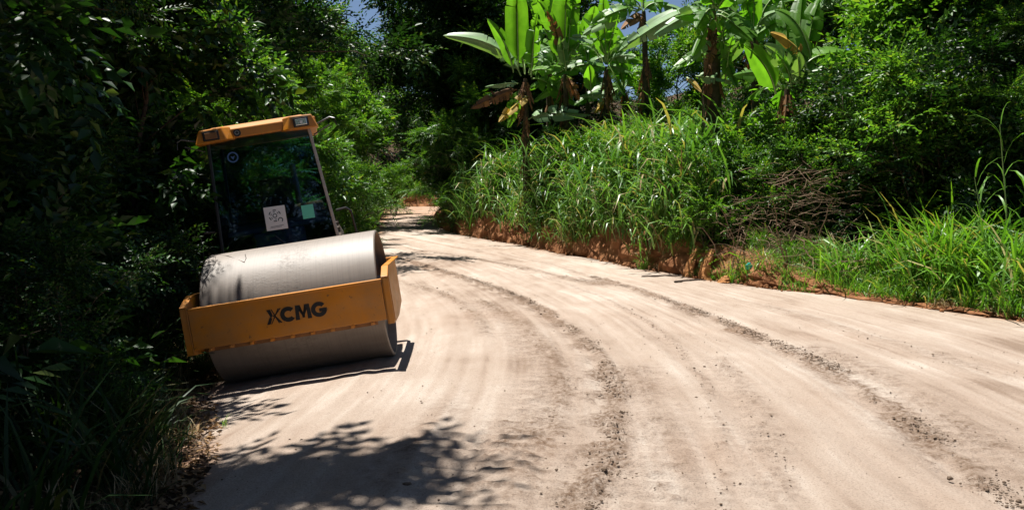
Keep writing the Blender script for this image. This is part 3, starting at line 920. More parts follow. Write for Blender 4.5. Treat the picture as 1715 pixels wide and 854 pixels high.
SHR = [
    (V_SHRUB, 1245, 19.8, .7, .2, LEAF_M, 'leafy vine shrub at the foot of the thick banana stem'),
    (V_SHRUB2, 1335, 19.4, .8, 1.1, LEAF_L, 'broad shrub arching over the dry brush tangle'),
    (V_SHRUB, 1410, 19.0, 1.0, 2.1, LEAF_L, 'dense small leaved shrub behind the dry brush'),
    (V_SHRUB2, 1470, 18.2, 1.15, 3.3, LEAF_D, 'glossy shrub right of the dry brush tangle'),
    (V_SHRUB, 1540, 17.2, 1.25, 4.0, LEAF_L, 'sunlit shrub in the middle of the right thicket'),
    (V_SHRUB2, 1600, 17.5, 1.25, 4.9, LEAF_D, 'dark shrub in the right thicket beside the canes'),
    (V_BIGLEAF, 1680, 15.6, .85, 5.5, LEAF_D, 'large leaved dark shrub at the right edge'),
    (V_SHRUB2, 1460, 20.5, 1.6, .9, LEAF_L, 'tall shrub with pale leaves above the thicket'),
    (V_SHRUB2, 1270, 24.5, .9, 2.7, LEAF_D, 'shaded shrub between the banana plants'),
    (V_SHRUB, 1120, 27, 1.0, 3.0, LEAF_M, 'shrub behind the tall grass right of the banana clump'),
    (V_SHRUB, 1190, 19.6, .62, 3.9, LEAF_L, 'creeping leafy shrub hanging over the clay blocks'),
    (V_SHRUB2, 925, 28.6, .75, 1.4, LEAF_M, 'leafy shrub under the leftmost banana plants'),
    (V_BIGLEAF, 985, 27.6, .7, 2.4, LEAF_M, 'large leaved shrub hiding the stem of the third banana plant'),
    (V_SHRUB, 1050, 26.5, .9, .5, LEAF_L, 'sunlit shrub rising out of the tall grass'),
    (V_BIGLEAF, 1265, 20.6, .75, 3.1, LEAF_L, 'large leaved shrub right of the thick banana stem'),
    (V_SHRUB2, 1355, 18.6, .7, 4.1, LEAF_M, 'shrub hanging over the dry twigs'),
    (V_SHRUB2, 960, 31, .9, 4.2, LEAF_D, 'dark shrub under the banana leaves'),
    (V_SHRUB2, 762, 37.0, .7, 5.0, LEAF_M, 'bright shrub at the right corner of the distant road'),
    (V_SHRUB, 588, 36.5, .9, 5.9, LEAF_L, 'bright green shrub at the left corner of the distant road'),
    (V_SHRUB, 590, 30.0, 1.0, .4, LEAF_M, 'shrub just right of the cab handrail'),
    (V_SHRUB2, 215, 9.3, .55, 1.9, LEAF_D, 'shaded shrub in the grass left of the drum'),
    (V_BIGLEAF, 90, 8.4, .6, 2.6, LEAF_D, 'large leaved shrub in deep shade at the left'),
    (V_SHRUB, 60, 6.2, .5, 3.4, LEAF_D, 'low shrub in the dark lower left corner'),
    (V_SHRUB2, 180, 12.0, .85, 4.4, LEAF_D, 'shrub in the shade behind the left grass'),
    (V_SHRUB, 300, 14.0, 1.0, 5.2, LEAF_D, 'dark shrub behind the left end of the drum'),
    (V_SHRUB, 660, 60, 1.2, .3, LEAF_L, 'yellowish shrub beside the far end of the road'),
]
for a in SHR:
    pshrub(*a)

# ------------------------------------------------------------------ grass
def blade_template(rng, L, w, arch, seg=4):
    """One arching blade as a strip; returns (2*(seg+1),3)."""
    az = rng.uniform(0, 6.283)
    lean = rng.uniform(.05, .5)
    t = np.linspace(0, 1, seg + 1)
    th = lean + arch * t ** 1.6
    dr = np.concatenate([[0], np.cumsum(np.sin((th[1:] + th[:-1]) / 2))]) / seg * L
    dz = np.concatenate([[0], np.cumsum(np.cos((th[1:] + th[:-1]) / 2))]) / seg * L
    c, s = math.cos(az), math.sin(az)
    ctr = np.stack([dr * c, dr * s, dz], 1)
    side = np.array([-s, c, 0]) + rng.normal(0, .3, 3)
    side /= np.linalg.norm(side)
    ww = (w * .5 * np.array([.6, 1, .95, .7, .08][:seg + 1]))[:, None] * side[None]
    b = rng.normal(0, 1, 2)
    off = np.array([b[0], b[1], 0])
    return np.stack([ctr - ww, ctr + ww], 1).reshape(-1, 3), off


def tuft_template(seed, n, L, w, arch, rad, hi=0.0):
    rng = np.random.default_rng(seed)
    V = []
    for i in range(n):
        l = L * rng.uniform(.45, 1.1)
        v, off = blade_template(rng, l, w * rng.uniform(.7, 1.2), arch * rng.uniform(.3, 1.3))
        V.append(v + off * rad * (1 + hi) + np.array([0, 0, hi * rng.random()]))
    return np.array(V)          # n,10,3


_bf = np.array([(2 * i, 2 * i + 1, 2 * i + 3, 2 * i + 2) for i in range(4)])


def grass_object(name, spots, templates, mat, label, cat='grass'):
    """spots: list of (x, y, scale)."""
    rng = np.random.default_rng(len(spots))
    out = []
    for i, (x, y, s) in enumerate(spots):
        T = templates[rng.integers(len(templates))]
        a = rng.uniform(0, 6.283); c, sn = math.cos(a), math.sin(a)
        M = np.array([[c, sn, 0], [-sn, c, 0], [0, 0, 1]]) * s
        out.append((T @ M + np.array([x, y, gz(x, y) - .03])).reshape(-1, 3))
    V = np.concatenate(out)
    nb = len(V) // 10
    f = (_bf[None] + 10 * np.arange(nb)[:, None, None]).reshape(-1, 4)
    o = link(name, mesh_np(name, V, f, True), mat)
    tag(o, label, cat, kind='stuff')
    return o


T_TALL = [tuft_template(20 + i, 62, 1.3, .042, 2.5, .12, 1.2) for i in range(6)]
T_LOW = [tuft_template(30 + i, 46, .8, .02, 1.6, .1) for i in range(5)]
T_SHORT = [tuft_template(40 + i, 30, .32, .011, 1.3, .07) for i in range(4)]

rg = random.Random(7)


def along(y0, y1, dens, smin, smax, side='r', hole=None):
    """Random spots in the verge between y0 and y1."""
    pts = []
    n = int((y1 - y0) * (smax - smin) * dens)
    for _ in range(n):
        y = rg.uniform(y0, y1); s = smin + (smax - smin) * rg.random()
        x = float(xr(y)) + s if side == 'r' else float(xl(y)) - s
        if hole and hole(x, y, s): continue
        pts.append((x, y))
    return pts


sp = []
for x, y in along(18.0, 41, 5.6, .3, 4.0):
    px = CX + x / y * F
    if px > 1195: continue
    cl = float(vnoise(x * .75, y * .75, 301)) + .3 * float(vnoise(x * 2, y * 2, 302))
    if cl < -.22: continue
    sp.append((x, y, rg.uniform(.75, 1.1) * (1.2 + .75 * cl) * (1.15 if y < 25 else 1.0)))
for x, y in along(18.5, 38, 10, .12, .6):
    if CX + x / y * F > 1190 or float(vnoise(x * .9, y * .9, 305)) < -.05: continue
    sp.append((x, y, rg.uniform(.4, .95)))
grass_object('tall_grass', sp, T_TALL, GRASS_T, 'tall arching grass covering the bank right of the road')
sp = [(x + rg.uniform(-.2, .2), y + rg.uniform(-.2, .2), k * rg.uniform(.45, .9)) for x, y, k in sp if rg.random() < .2]
grass_object('dead_grass', sp, [T[::3] for T in T_TALL], STRAW, 'dead straw coloured stalks low among the tall bank grass')

sp = []
for x, y in along(14.5, 19.2, 14, .1, 1.4):
    sp.append((x, y, rg.uniform(.45, .8)))
for x, y in along(10.5, 18.8, 12.0, .08, 1.1):
    sp.append((x, y, rg.uniform(.5, .95)))
for x, y in along(10.5, 16.0, 9, .5, 3.4):
    if CX + x / y * F < 1420 and rg.random() < .6: continue
    sp.append((x, y, rg.uniform(1.0, 2.0) * (1.25 if CX + x / y * F > 1480 else 1)))
grass_object('roadside_grass', sp, T_LOW, GRASS_L, 'bright green roadside grass at the right edge of the road')

sp = []
for x, y in along(9.5, 19.5, 26, -.06, .45):
    if float(vnoise(x * 1.1, y * 1.1, 307)) < -.12: continue
    sp.append((x, y, rg.uniform(.5, 1.3)))
grass_object('verge_weeds', sp, T_SHORT, GRASS_L, 'short green weeds creeping onto the right edge of the road')
sp = []
for x, y in along(9.5, 40, 10, -.02, .5):
    sp.append((x, y, rg.uniform(.4, 1.0)))
for x, y in along(3, 24, 14, .0, .6, 'l'):
    sp.append((x, y, rg.uniform(.4, 1.0)))
grass_object('verge_grass', sp, T_SHORT, STRAW, 'short dry straw coloured grass along both verges')

sp = []
for x, y in along(2.5, 12, 16, .0, .5, 'l'):
    sp.append((x, y, rg.uniform(.2, .55)))
for x, y in along(2.5, 24, 6, .25, 2.6, 'l'):
    sp.append((x, y, rg.uniform(.6, 1.35)))
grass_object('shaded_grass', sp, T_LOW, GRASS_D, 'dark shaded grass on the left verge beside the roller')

sp = []
for x, y in along(24, 76, 3.0, .6, 2.2, 'l'):
    sp.append((x, y, rg.uniform(1.0, 2.2)))
for x, y in along(41, 70, 3.0, .5, 1.8):
    sp.append((x, y, rg.uniform(1.0, 1.8)))
for _ in range(170):
    x = rg.uniform(-16, 3); y = 79.4 + .05 * x + rg.uniform(.3, 2.2)
    sp.append((x, y, rg.uniform(1.4, 2.6)))
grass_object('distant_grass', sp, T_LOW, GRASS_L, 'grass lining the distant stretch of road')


def undergrowth():
    rng = np.random.default_rng(15)
    P = []
    def add(n, y0, y1, s0, s1, side):
        for _ in range(n):
            y = rng.uniform(y0, y1); s_ = rng.uniform(s0, s1)
            P.append(((xr(y) + s_) if side > 0 else (xl(y) - s_), y))
    add(2600, 1, 30, .8, 14, -1); add(2000, 30, 85, .8, 16, -1)
    add(2600, 16, 45, 2.6, 16, 1); add(700, 10, 18, 3, 12, 1); add(1200, 41, 75, .6, 12, 1)
    for _ in range(900): P.append((rng.uniform(-24, 8), rng.uniform(80.5, 95)))
    P = np.array(P, float)
    pos = np.column_stack([P, ground_z(P[:, 0], P[:, 1]) + rng.uniform(0, .5, len(P))])
    d = norm(np.column_stack([rng.normal(0, 1, (len(P), 2)), rng.uniform(.1, 1.3, len(P))]))
    me = spray_mesh('undergrowth', pos, d, TW_BROAD + TW_BIG + TW_PIN, rng, .4, 1.0, 2.2)
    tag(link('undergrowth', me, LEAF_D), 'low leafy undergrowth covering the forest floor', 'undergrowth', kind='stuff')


undergrowth()


def litter():
    rng = np.random.default_rng(5)
    P = []
    for _ in range(9000):
        y = 2.5 * 10 ** rng.random(); s = abs(rng.normal(0, .9))
        x = float(xl(y)) - s + .3
        P.append((x, y))
    for _ in range(2600):
        y = rng.uniform(9, 32); s = abs(rng.normal(0, .5))
        P.append((float(xr(y)) + s - .08, y))
    P = np.array(P)
    Z = ground_z(P[:, 0], P[:, 1]) + .012
    pos = np.column_stack([P, Z])
    d = norm(np.column_stack([rng.normal(0, 1, (len(P), 2)), rng.normal(0, .25, len(P))]))
    V = place(leaf4(.065, .03, .6, .1), pos, d, rng, .35, rng.uniform(.5, 1.4, len(P))).reshape(-1, 3)
    f = (LEAF_F[None] + 4 * np.arange(len(P))[:, None, None]).reshape(-1, 3)
    o = link('leaf_litter', mesh_np('leaf_litter', V, f), LITTER)
    tag(o, 'brown fallen leaves scattered along the verges', 'leaf litter', kind='stuff')


litter()

# ------------------------------------------------------------------ soil clods and stones
_ico = None


def lump(rng):
    import bmesh
    global _ico
    if _ico is None:
        bm = bmesh.new(); bmesh.ops.create_icosphere(bm, subdivisions=1, radius=1)
        bm.verts.ensure_lookup_table()
        _ico = (np.array([v.co[:] for v in bm.verts]), np.array([[v.index for v in fc.verts] for fc in bm.faces]))
        bm.free()
    v, f = _ico
    return v * (1 + rng.normal(0, .18, (len(v), 1))) * np.array([rng.uniform(.8, 1.4), rng.uniform(.7, 1.1), rng.uniform(.5, .8)]), f


def lumps_object(name, items, mat, label, cat, seed=3):
    rng = np.random.default_rng(seed)
    V = []; Fc = []; n = 0
    for (x, y, z, r) in items:
        v, f = lump(rng)
        a = rng.uniform(0, 6.28); c, s = math.cos(a), math.sin(a)
        v = v @ np.array([[c, s, 0], [-s, c, 0], [0, 0, 1]]) * r + np.array([x, y, z + .25 * r])
        V.append(v); Fc.append(f + n); n += len(v)
    o = link(name, mesh_np(name, np.concatenate(V), np.concatenate(Fc), False), mat)
    tag(o, label, cat, kind='stuff')


def make_clods():
    rng = np.random.default_rng(8)
    it = []
    for (P, S), w, amt, h, tread, fr in TRK:
        n = int(S[-1] * 200 * amt ** 2)
        for _ in range(n):
            k = rng.integers(int(fr[0] * len(P)), len(P)); p = P[k]
            if p[1] > 26: continue
            q = p + rng.normal(0, w * .9, 2)
            if fbm(q[0] * 1.3, q[1] * 1.3, 71, 3) < -.25: continue
            r = .003 + .008 * rng.random() ** 3 + (.012 * (rng.random() < .015))
            it.append((q[0], q[1], float(road_z(*q)) + .008 + h * .4 * math.exp(-((q - p) @ (q - p)) / w ** 2), r))
    for _ in range(2200):
        y = 4 * 4 ** rng.random(); x = rng.uniform(-2, float(xr(y)))
        it.append((x, y, float(road_z(x, y)) + .002, .003 + .007 * rng.random() ** 4))
    lumps_object('soil_clods', it, CLOD, 'loose soil clods thrown up along the wheel tracks', 'soil')
    it = []
    for _ in range(420):
        y = rng.uniform(11, 34); x = float(xr(y)) + rng.normal(-.08, .16)
        it.append((x, y, float(road_z(x, y)) + .01, .015 + .06 * rng.random() ** 3))
    lumps_object('bank_rubble', it, REDSOIL, 'crumbled red earth at the foot of the right bank', 'soil', 9)


make_clods()

# ------------------------------------------------------------------ banana plants
def banana_leaf(parent, b, t, w, mat, sag=.18, face=(0, -.85, .5), tear=.3, seed=0, petiole=.12, cup=.2, label=None):
    """b, t: world base and tip; blade width w in metres."""
    rng = np.random.default_rng(seed)
    b = np.array(b); t = np.array(t)
    L = np.linalg.norm(t - b)
    hv = (t - b) * np.array([1, 1, 0])
    mid = (b + t) / 2 + np.array([0, 0, 1]) * sag * L - hv * .3
    n = 22
    C = bez(b, mid, t, n + 1)
    T = norm(np.gradient(C, axis=0))
    fc = np.array(face, float); fc /= np.linalg.norm(fc)
    sd = norm(np.cross(T, np.tile(fc, (n + 1, 1))))
    nm = np.cross(sd, T)
    s = np.linspace(0, 1, n + 1)
    u = np.clip((s - petiole) / (1 - petiole), 0, 1)
    wid = w * .5 * (np.clip(u * 6, 0, 1) ** .6) * (np.clip((1 - u) * 2.6, 0, 1) ** .55) * (1 - .12 * u)
    V = []; Fq = []
    for side in (-1, 1):
        grp_start = None
        ang = cup; pa = cup
        for i in range(n):
            if wid[i] < .01 and wid[i + 1] < .01: continue
            torn = rng.random() < tear
            if torn: pa = cup + rng.normal(0, .35)
            gap = rng.uniform(.2, .6) if torn else 0
            rows = []
            for e, (k, g) in enumerate(((i, gap), (i + 1, 0))):
                p0 = C[k]; ww = wid[k] * (1 - .2 * rng.random() if torn else 1)
                dirn = sd[k] * side * math.cos(pa) - nm[k] * math.sin(pa)
                d2 = sd[k] * side * math.cos(pa + .35) - nm[k] * math.sin(pa + .35)
                back = T[k] * (.12 * ww)
                shift = T[k] * (g * L / n)
                rows.append([p0, p0 + dirn * ww * .55 + back * .4 + shift * .5, p0 + dirn * ww * .55 + d2 * ww * .45 + back + shift])
            o0 = len(V)
            V += rows[0] + rows[1]
            Fq += [(o0, o0 + 1, o0 + 4, o0 + 3), (o0 + 1, o0 + 2, o0 + 5, o0 + 4)]
    me = mesh_np('banana_leaf', np.array(V), np.array(Fq), False)
    import bmesh
    bm = bmesh.new(); bm.from_mesh(me)
    bmesh.ops.remove_doubles(bm, verts=bm.verts, dist=.0015)
    bm.to_mesh(me); bm.free()
    for p in me.polygons: p.use_smooth = True
    inv = parent.location
    o = link('leaf', me, mat, parent)
    o.location = -Vector(inv)
    if label: o['label'] = label
    mb = MB()
    mb.tube([tuple(c - nmk * .012) for c, nmk in zip(C[::2], nm[::2])], list(np.linspace(.028, .005, len(C[::2]))), 5)
    m2 = mb.build('midrib', BAN_R if mat not in (BAN_B,) else BAN_B, o, smooth=True)
    return o


def stem(parent, pts, rad, name='pseudostem', mat=BAN_S):
    mb = MB()
    pts = [Vector(p) - parent.location for p in pts]
    P = np.array([tuple(p) for p in pts]); m = 12
    Q = np.stack([np.interp(np.linspace(0, 1, m), np.linspace(0, 1, len(P)), P[:, k]) for k in range(3)], 1)
    rr = np.interp(np.linspace(0, 1, m), np.linspace(0, 1, len(rad)), rad)
    rr = rr * (1 + .08 * np.sin(np.arange(m) * 2.1))
    mb.tube(Q, list(rr), 10)
    return mb.build(name, mat, parent, smooth=True)


def banana(name_label, px, Y, crown_px, stem_r, leaves, extra, seed, stems=1, label=None, skirt=16):
    rng = random.Random(seed)
    x = (px - CX) / F * Y
    o = empty('banana_plant', (x, Y, gz(x, Y) - .05))
    tag(o, label, 'banana plant', 'banana plants on the right bank')
    cr = at(crown_px[0], crown_px[1], Y)
    for k in range(stems):
        dx = 0 if k == 0 else rng.uniform(-.22, .3); dy = 0 if k == 0 else rng.uniform(-.15, .3)
        top = cr + Vector((dx * .8, dy, -.1 * k))
        stem(o, [o.location + Vector((dx, dy, -.1)), (o.location + top) / 2 + Vector((dx * .4 + rng.uniform(-.05, .05), dy, 0)), top], [stem_r * 1.15, stem_r * .95, stem_r * .5])
    i = 0
    for lf in leaves:
        b, t, wpx, mat = lf[:4]
        op = lf[4] if len(lf) > 4 else {}
        dy = op.get('dy', rng.uniform(-.5, .5))
        pb = at(b[0], b[1], Y + dy * .25)
        pt = at(t[0], t[1], Y + dy)
        banana_leaf(o, pb, pt, 1.3 * wpx * Y / F, mat, op.get('sag', .14), op.get('face', (0, -.85, .5)), op.get('tear', .3), seed * 100 + i, op.get('pet', .1), op.get('cup', .2), op.get('label'))
        i += 1
    for _ in range(extra + 5):
        az = rng.uniform(0, 6.28); el = rng.uniform(0, 1.1); ln = rng.uniform(1.6, 2.5)
        d = Vector((math.cos(az) * math.cos(el), math.sin(az) * math.cos(el) * .8 + .3, math.sin(el))) * ln
        banana_leaf(o, cr + d * .12, cr + d - Vector((0, 0, .45 * ln * math.cos(el))), rng.uniform(.55, .8), rng.choice([BAN_G, BAN_G, BAN_P]), .3, (d.x * -.2, -.8, .5), .45, seed * 100 + 50 + i, .14)
        i += 1
    for k in range(skirt):
        az = rng.uniform(0, 6.28); ln = rng.uniform(.7, 1.3)
        hz = 0 if k < 5 else rng.uniform(.1, .75)
        c2 = cr.lerp(o.location, hz)
        d = Vector((math.cos(az) * .35, math.sin(az) * .35, -ln))
        banana_leaf(o, c2 + Vector((math.cos(az) * .1, math.sin(az) * .1, -.15)), c2 + d, rng.uniform(.15, .28), BAN_B, .25, (math.cos(az), math.sin(az) - .3, .1), .6, seed * 100 + 80 + k, .1, .6)
    return o


UPF = {'face': (.15, -1, .1), 'sag': 0.12, 'cup': .14, 'dy': -1.3, 'tear': .35}
banana('a', 886, 30, (880, 132), .15, [
    ((873, 128), (742, 60), 27, BAN_P, {'sag': .22, 'tear': .25}),
    ((868, 118), (864, -30), 33, BAN_G, dict(UPF, tear=.05)),
    ((860, 122), (816, 32), 17, BAN_G, dict(UPF, tear=.1)),
    ((866, 150), (788, 182), 22, BAN_B, {'sag': .18, 'tear': .5, 'label': 'withered brown leaf'}),
    ((868, 140), (812, 146), 12, BAN_P, {'sag': .12}),
    ((890, 130), (900, 22), 22, BAN_G, dict(UPF)),
    ((870, 150), (850, 215), 22, BAN_G, {'sag': .3, 'tear': .5}),
    ((885, 200), (990, 192), 24, BAN_P, {'sag': .12, 'tear': .35}),
    ((885, 160), (835, 205), 18, BAN_Y, {'sag': .3}),
], 2, 1, label='leftmost banana plant with a single thin stem and a withered brown leaf')
banana('b', 948, 30.5, (946, 125), .14, [
    ((944, 118), (836, 90), 24, BAN_P, {'sag': .16, 'tear': .4}),
    ((946, 110), (948, -30), 36, BAN_G, dict(UPF, tear=.12)),
    ((950, 110), (965, -25), 26, BAN_G, dict(UPF, face=(-.5, -1, .1))),
    ((940, 112), (900, 0), 22, BAN_G, dict(UPF)),
    ((942, 100), (915, 20), 14, BAN_B, dict(UPF, tear=.5)),
    ((946, 132), (892, 172), 20, BAN_G, {'sag': .3}),
    ((948, 120), (937, 62), 18, BAN_P, dict(UPF, tear=.4)),
    ((950, 128), (970, 170), 18, BAN_B, {'sag': .3, 'tear': .6}),
], 2, 2, label='banana plant with broad upright leaves second from the left')
banana('c', 1018, 29.5, (1016, 112), .14, [
    ((1030, 100), (953, 63), 22, BAN_P, {'sag': .2, 'tear': .35}),
    ((1018, 104), (1080, 106), 22, BAN_G, {'sag': .35}),
    ((1012, 106), (1060, 60), 18, BAN_G, {'sag': .2}),
    ((1018, 112), (1062, 122), 16, BAN_P, {'sag': .2}),
    ((990, 158), (986, 110), 18, BAN_G, dict(UPF, tear=0)),
    ((1018, 108), (1048, 162), 13, BAN_G, {'sag': .3, 'tear': .5}),
    ((1020, 160), (970, 162), 13, BAN_P, {'sag': .1}),
    ((1018, 100), (1042, 12), 18, BAN_G, dict(UPF)),
    ((1014, 100), (1010, -10), 20, BAN_G, dict(UPF)),
    ((1016, 104), (975, 30), 18, BAN_G, dict(UPF)),
    ((1020, 165), (995, 190), 12, BAN_Y, {'sag': .3}),
], 2, 3, label='banana plant third from the left beside the patch of blue sky')
banana('d', 1197, 22, (1194, 20), .17, [
    ((1190, 20), (1094, 60), 24, BAN_P, {'sag': .3, 'tear': .3}),
    ((1190, 92), (1122, 120), 18, BAN_G, {'sag': .35}),
    ((1165, 128), (1240, 138), 19, BAN_P, {'sag': .1, 'tear': .4, 'dy': -.5}),
    ((1150, 130), (1176, 156), 8, BAN_Y, {'sag': .3, 'dy': -.5}),
    ((1200, 20), (1245, -25), 26, BAN_G, dict(UPF)),
    ((1194, 15), (1180, -60), 30, BAN_G, dict(UPF)),
    ((1205, 90), (1215, 45), 13, BAN_G, dict(UPF)),
    ((1200, 16), (1140, -40), 26, BAN_G, dict(UPF)),
    ((1205, 60), (1250, 30), 18, BAN_G, {'sag': .2}),
    ((1215, 140), (1228, 60), 16, BAN_G, dict(UPF)),
    ((1218, 120), (1200, 30), 12, BAN_G, dict(UPF)),
    ((1196, 30), (1160, 95), 22, BAN_G, {'sag': .35, 'dy': -.9}),
    ((1200, 25), (1262, 70), 24, BAN_G, {'sag': .35, 'dy': -.9}),
    ((1192, 40), (1130, 30), 24, BAN_G, {'sag': .3, 'dy': -.8}),
    ((1200, 60), (1180, 130), 16, BAN_B, {'sag': .3, 'dy': -.6, 'tear': .6}),
    ((1204, 80), (1236, 150), 18, BAN_G, {'sag': .4, 'dy': -.8}),
    ((1190, 70), (1150, 110), 18, BAN_P, {'sag': .35, 'dy': -.8}),
], 1, 4, stems=5, skirt=26, label='banana plant with a thick clump of dark stems above the grass')
banana('e', 1325, 19.6, (1318, 150), .14, [
    ((1300, 158), (1246, 74), 36, BAN_G, dict(UPF, tear=.12)),
    ((1362, 118), (1296, 16), 30, BAN_G, {'sag': .32, 'tear': .1, 'cup': .2, 'face': (.5, -.9, .4)}),
    ((1352, 116), (1290, 55), 22, BAN_Y, {'sag': .2, 'tear': .35, 'face': (.2, -.8, .5), 'dy': -.6, 'label': 'yellow withering leaf'}),
    ((1330, 140), (1280, 76), 28, BAN_P, dict(UPF)),
    ((1326, 145), (1298, 86), 17, BAN_G, dict(UPF)),
    ((1340, 145), (1336, 90), 22, BAN_P, dict(UPF)),
    ((1345, 140), (1375, -5), 34, BAN_G, dict(UPF, dy=.8)),
    ((1335, 140), (1345, -15), 34, BAN_G, dict(UPF, dy=1.0)),
    ((1310, 150), (1268, 130), 16, BAN_P, {'sag': .15}),
    ((1320, 150), (1310, 0), 30, BAN_G, dict(UPF, dy=1.0)),
], 2, 5, stems=2, label='banana plant with a yellow withering leaf on the right')
for q, (px_, Y_, cy_, lb_) in enumerate([(918, 32.5, 60, 'half hidden banana plant behind the second one from the left'), (985, 33, 115, 'banana plant at the back under the patch of blue sky'), (1262, 23.5, 60, 'banana plant at the back just right of the thick stem clump'), (1372, 23, 20, 'banana plant at the back right of the yellow leaf'), (1045, 31, 150, 'low young banana plant at the edge of the tall grass')]):
    banana('g', px_, Y_, (px_, cy_), .12, [((px_, cy_ - 2), (px_ + 20 - 9 * q, cy_ - 105), 30, BAN_G, dict(UPF, tear=.15)), ((px_, cy_ - 2), (px_ - 30, cy_ - 85), 26, BAN_G, dict(UPF)), ((px_, cy_), (px_ + 62, cy_ - 18), 24, BAN_P, {'sag': .3}), ((px_, cy_), (px_ - 58, cy_ + 12), 22, BAN_G, {'sag': .3})], 3, 20 + q, skirt=10, label=lb_)
banana('f', 1085, 27.5, (1078, 20), .14, [
    ((1078, 20), (1035, 10), 22, BAN_P, {'sag': .2}),
    ((1078, 20), (1120, 5), 24, BAN_G, {'sag': .3}),
    ((1078, 15), (1075, -60), 30, BAN_G, dict(UPF)),
    ((1078, 25), (1040, 50), 16, BAN_B, {'sag': .3}),
], 3, 6, label='banana plant whose crown touches the top edge between the two clumps')

# ------------------------------------------------------------------ dry brush, canes, sticks, litter
def brush(label, px, py, Y, spread, n, seed, zs=(.1, 1.2)):
    rng = np.random.default_rng(seed)
    c = at(px, py, Y)
    o_loc = Vector((c.x, c.y, gz(c.x, c.y)))
    o = empty('dry_brush', o_loc)
    for part, cnt, r in (('branch', 10, .014), ('twigs', n, .0065)):
        if part == 'branch':
            for k in range(cnt):
                mb = MB(); a = rng.uniform(0, 6.28); L = spread * rng.uniform(.7, 1.3)
                p = np.array([rng.normal(0, spread * .25), rng.normal(0, .3), -.05]); q = p + np.array([math.cos(a) * L, math.sin(a) * L * .5, rng.uniform(*zs)])
                pts = bez(p, (p + q) / 2 + [0, 0, rng.uniform(0, .6)], q, 7) + rng.normal(0, .03, (7, 3))
                mb.tube(pts, list(np.linspace(r * 1.3, r * .4, 7)), 5)
                mb.build('branch', TWIG, o, smooth=True)
        else:
            mb = MB()
            for k in range(cnt):
                a = rng.uniform(0, 6.28); L = spread * rng.uniform(.25, .8)
                p = np.array([rng.normal(0, spread * .5), rng.normal(0, .35), rng.uniform(0, zs[1])])
                q = p + np.array([math.cos(a) * L, math.sin(a) * L * .5, rng.normal(0, .25) * L])
                pts = bez(p, (p + q) / 2 + rng.normal(0, .12, 3), q, 5)
                mb.tube(pts, list(np.linspace(r, r * .4, 5)), 3)
            mb.build('twigs', TWIG, o)['kind'] = 'stuff'
    tag(o, label, 'dry brush')
    return o


brush('tangle of dry brown twigs in the dark hollow under the shrubs', 1340, 330, 17.2, 1.25, 260, 3, (.3, 1.9))
brush('pile of pale dry branches lying behind the roadside grass', 1440, 415, 15.8, .9, 45, 4, (.05, .5))
brush('dry twigs hanging under the creeping shrub by the banana stem', 1240, 290, 18.4, .7, 90, 5, (.3, 1.7))


def cane(px, Y, h, lean, label, seed):
    rng = random.Random(seed)
    x = (px - CX) / F * Y
    o = empty('cane_plant', (x, Y, gz(x, Y) - .03))
    mb = MB()
    mb.tube([(0, 0, -.05), (lean * .3, 0, h * .5), (lean, .05, h)], [.014, .011, .006], 6)
    mb.build('stalk', BAN_R, o, smooth=True)
    rr = np.random.default_rng(seed)
    for k in range(11):
        t = .25 + .75 * k / 10
        az = rr.uniform(0, 6.28)
        v, off = blade_template(rr, rr.uniform(.5, .85), .035, 1.5)
        c, s = math.cos(az), math.sin(az)
        v = v @ np.array([[c, s, 0], [-s, c, 0], [0, 0, 1]]) + np.array([lean * t * t, .02, h * t])
        link('leaf', mesh_np('cane_leaf', v, _bf, True), GRASS_L, o)
    tag(o, label, 'cane', 'cane plants at the right edge')


cane(1690, 13.8, 2.9, -.2, 'tallest green cane stalk at the right edge', 1)
cane(1655, 14.3, 2.0, -.25, 'shorter cane stalk left of the tallest one', 2)
cane(1712, 13.2, 1.8, .1, 'cane stalk touching the right edge of the photo', 3)

# distinct grass tufts at the foot of the right bank
def tuft(px, Y, sc_, k, label):
    x = (px - CX) / F * Y
    V = (T_LOW[k] * sc_).reshape(-1, 3)
    nb = len(V) // 10
    f = (_bf[None] + 10 * np.arange(nb)[:, None, None]).reshape(-1, 4)
    o = link('grass_tuft', mesh_np('grass_tuft', V, f, True), GRASS_L, None, (x, Y, gz(x, Y) - .03))
    tag(o, label, 'grass tuft', 'bright grass tufts at the foot of the right bank')


tuft(1268, 17.75, 1.35, 0, 'tall bright grass tuft beside the teal plastic scrap')
tuft(1228, 18.1, .9, 1, 'small grass tuft right of the orange clay blocks')
tuft(1320, 16.9, .95, 2, 'bright grass tuft below the dry twig tangle')
tuft(1365, 16.3, 1.0, 3, 'bright grass tuft left of the pale dry branches')
tuft(1410, 15.7, 1.1, 4, 'bright grass tuft in front of the pale dry branches')
tuft(1080, 21.4, .8, 2, 'grass tuft at the foot of the tall grass bank')

# teal litter in the grass: where the line of sight meets the bank
bpy.context.view_layer.update()
_c = Vector((0, 0, CAM_H)); _dv = (at(1254, 447, 17) - _c).normalized()
_hit = bpy.data.objects['earth_bank'].ray_cast(_c, _dv)
p = (_hit[1] if _hit[0] else at(1254, 447, 17.3)) - _dv * .07
TEAL = simple('teal_plastic', (.02, .33, .27), .35, 0, .2, 10)
mb = MB()
mb.prism([(-.07, -.05), (.03, -.075), (.1, -.02), (.08, .05), (.0, .07), (-.09, .04)], 'y', -.01, .03)
mb.hexa([(-.05, -.03, .04), (.04, -.04, .05), (.05, .03, .05), (-.04, .03, .045)], [(-.02, -.02, .09), (.03, -.03, .1), (.03, .02, .1), (-.02, .02, .09)])
o = mb.build('plastic_litter', TEAL, None, Matrix.Translation(p), bevel=.01)
tag(o, 'small crumpled teal plastic scrap caught in the grass by the road edge', 'litter')


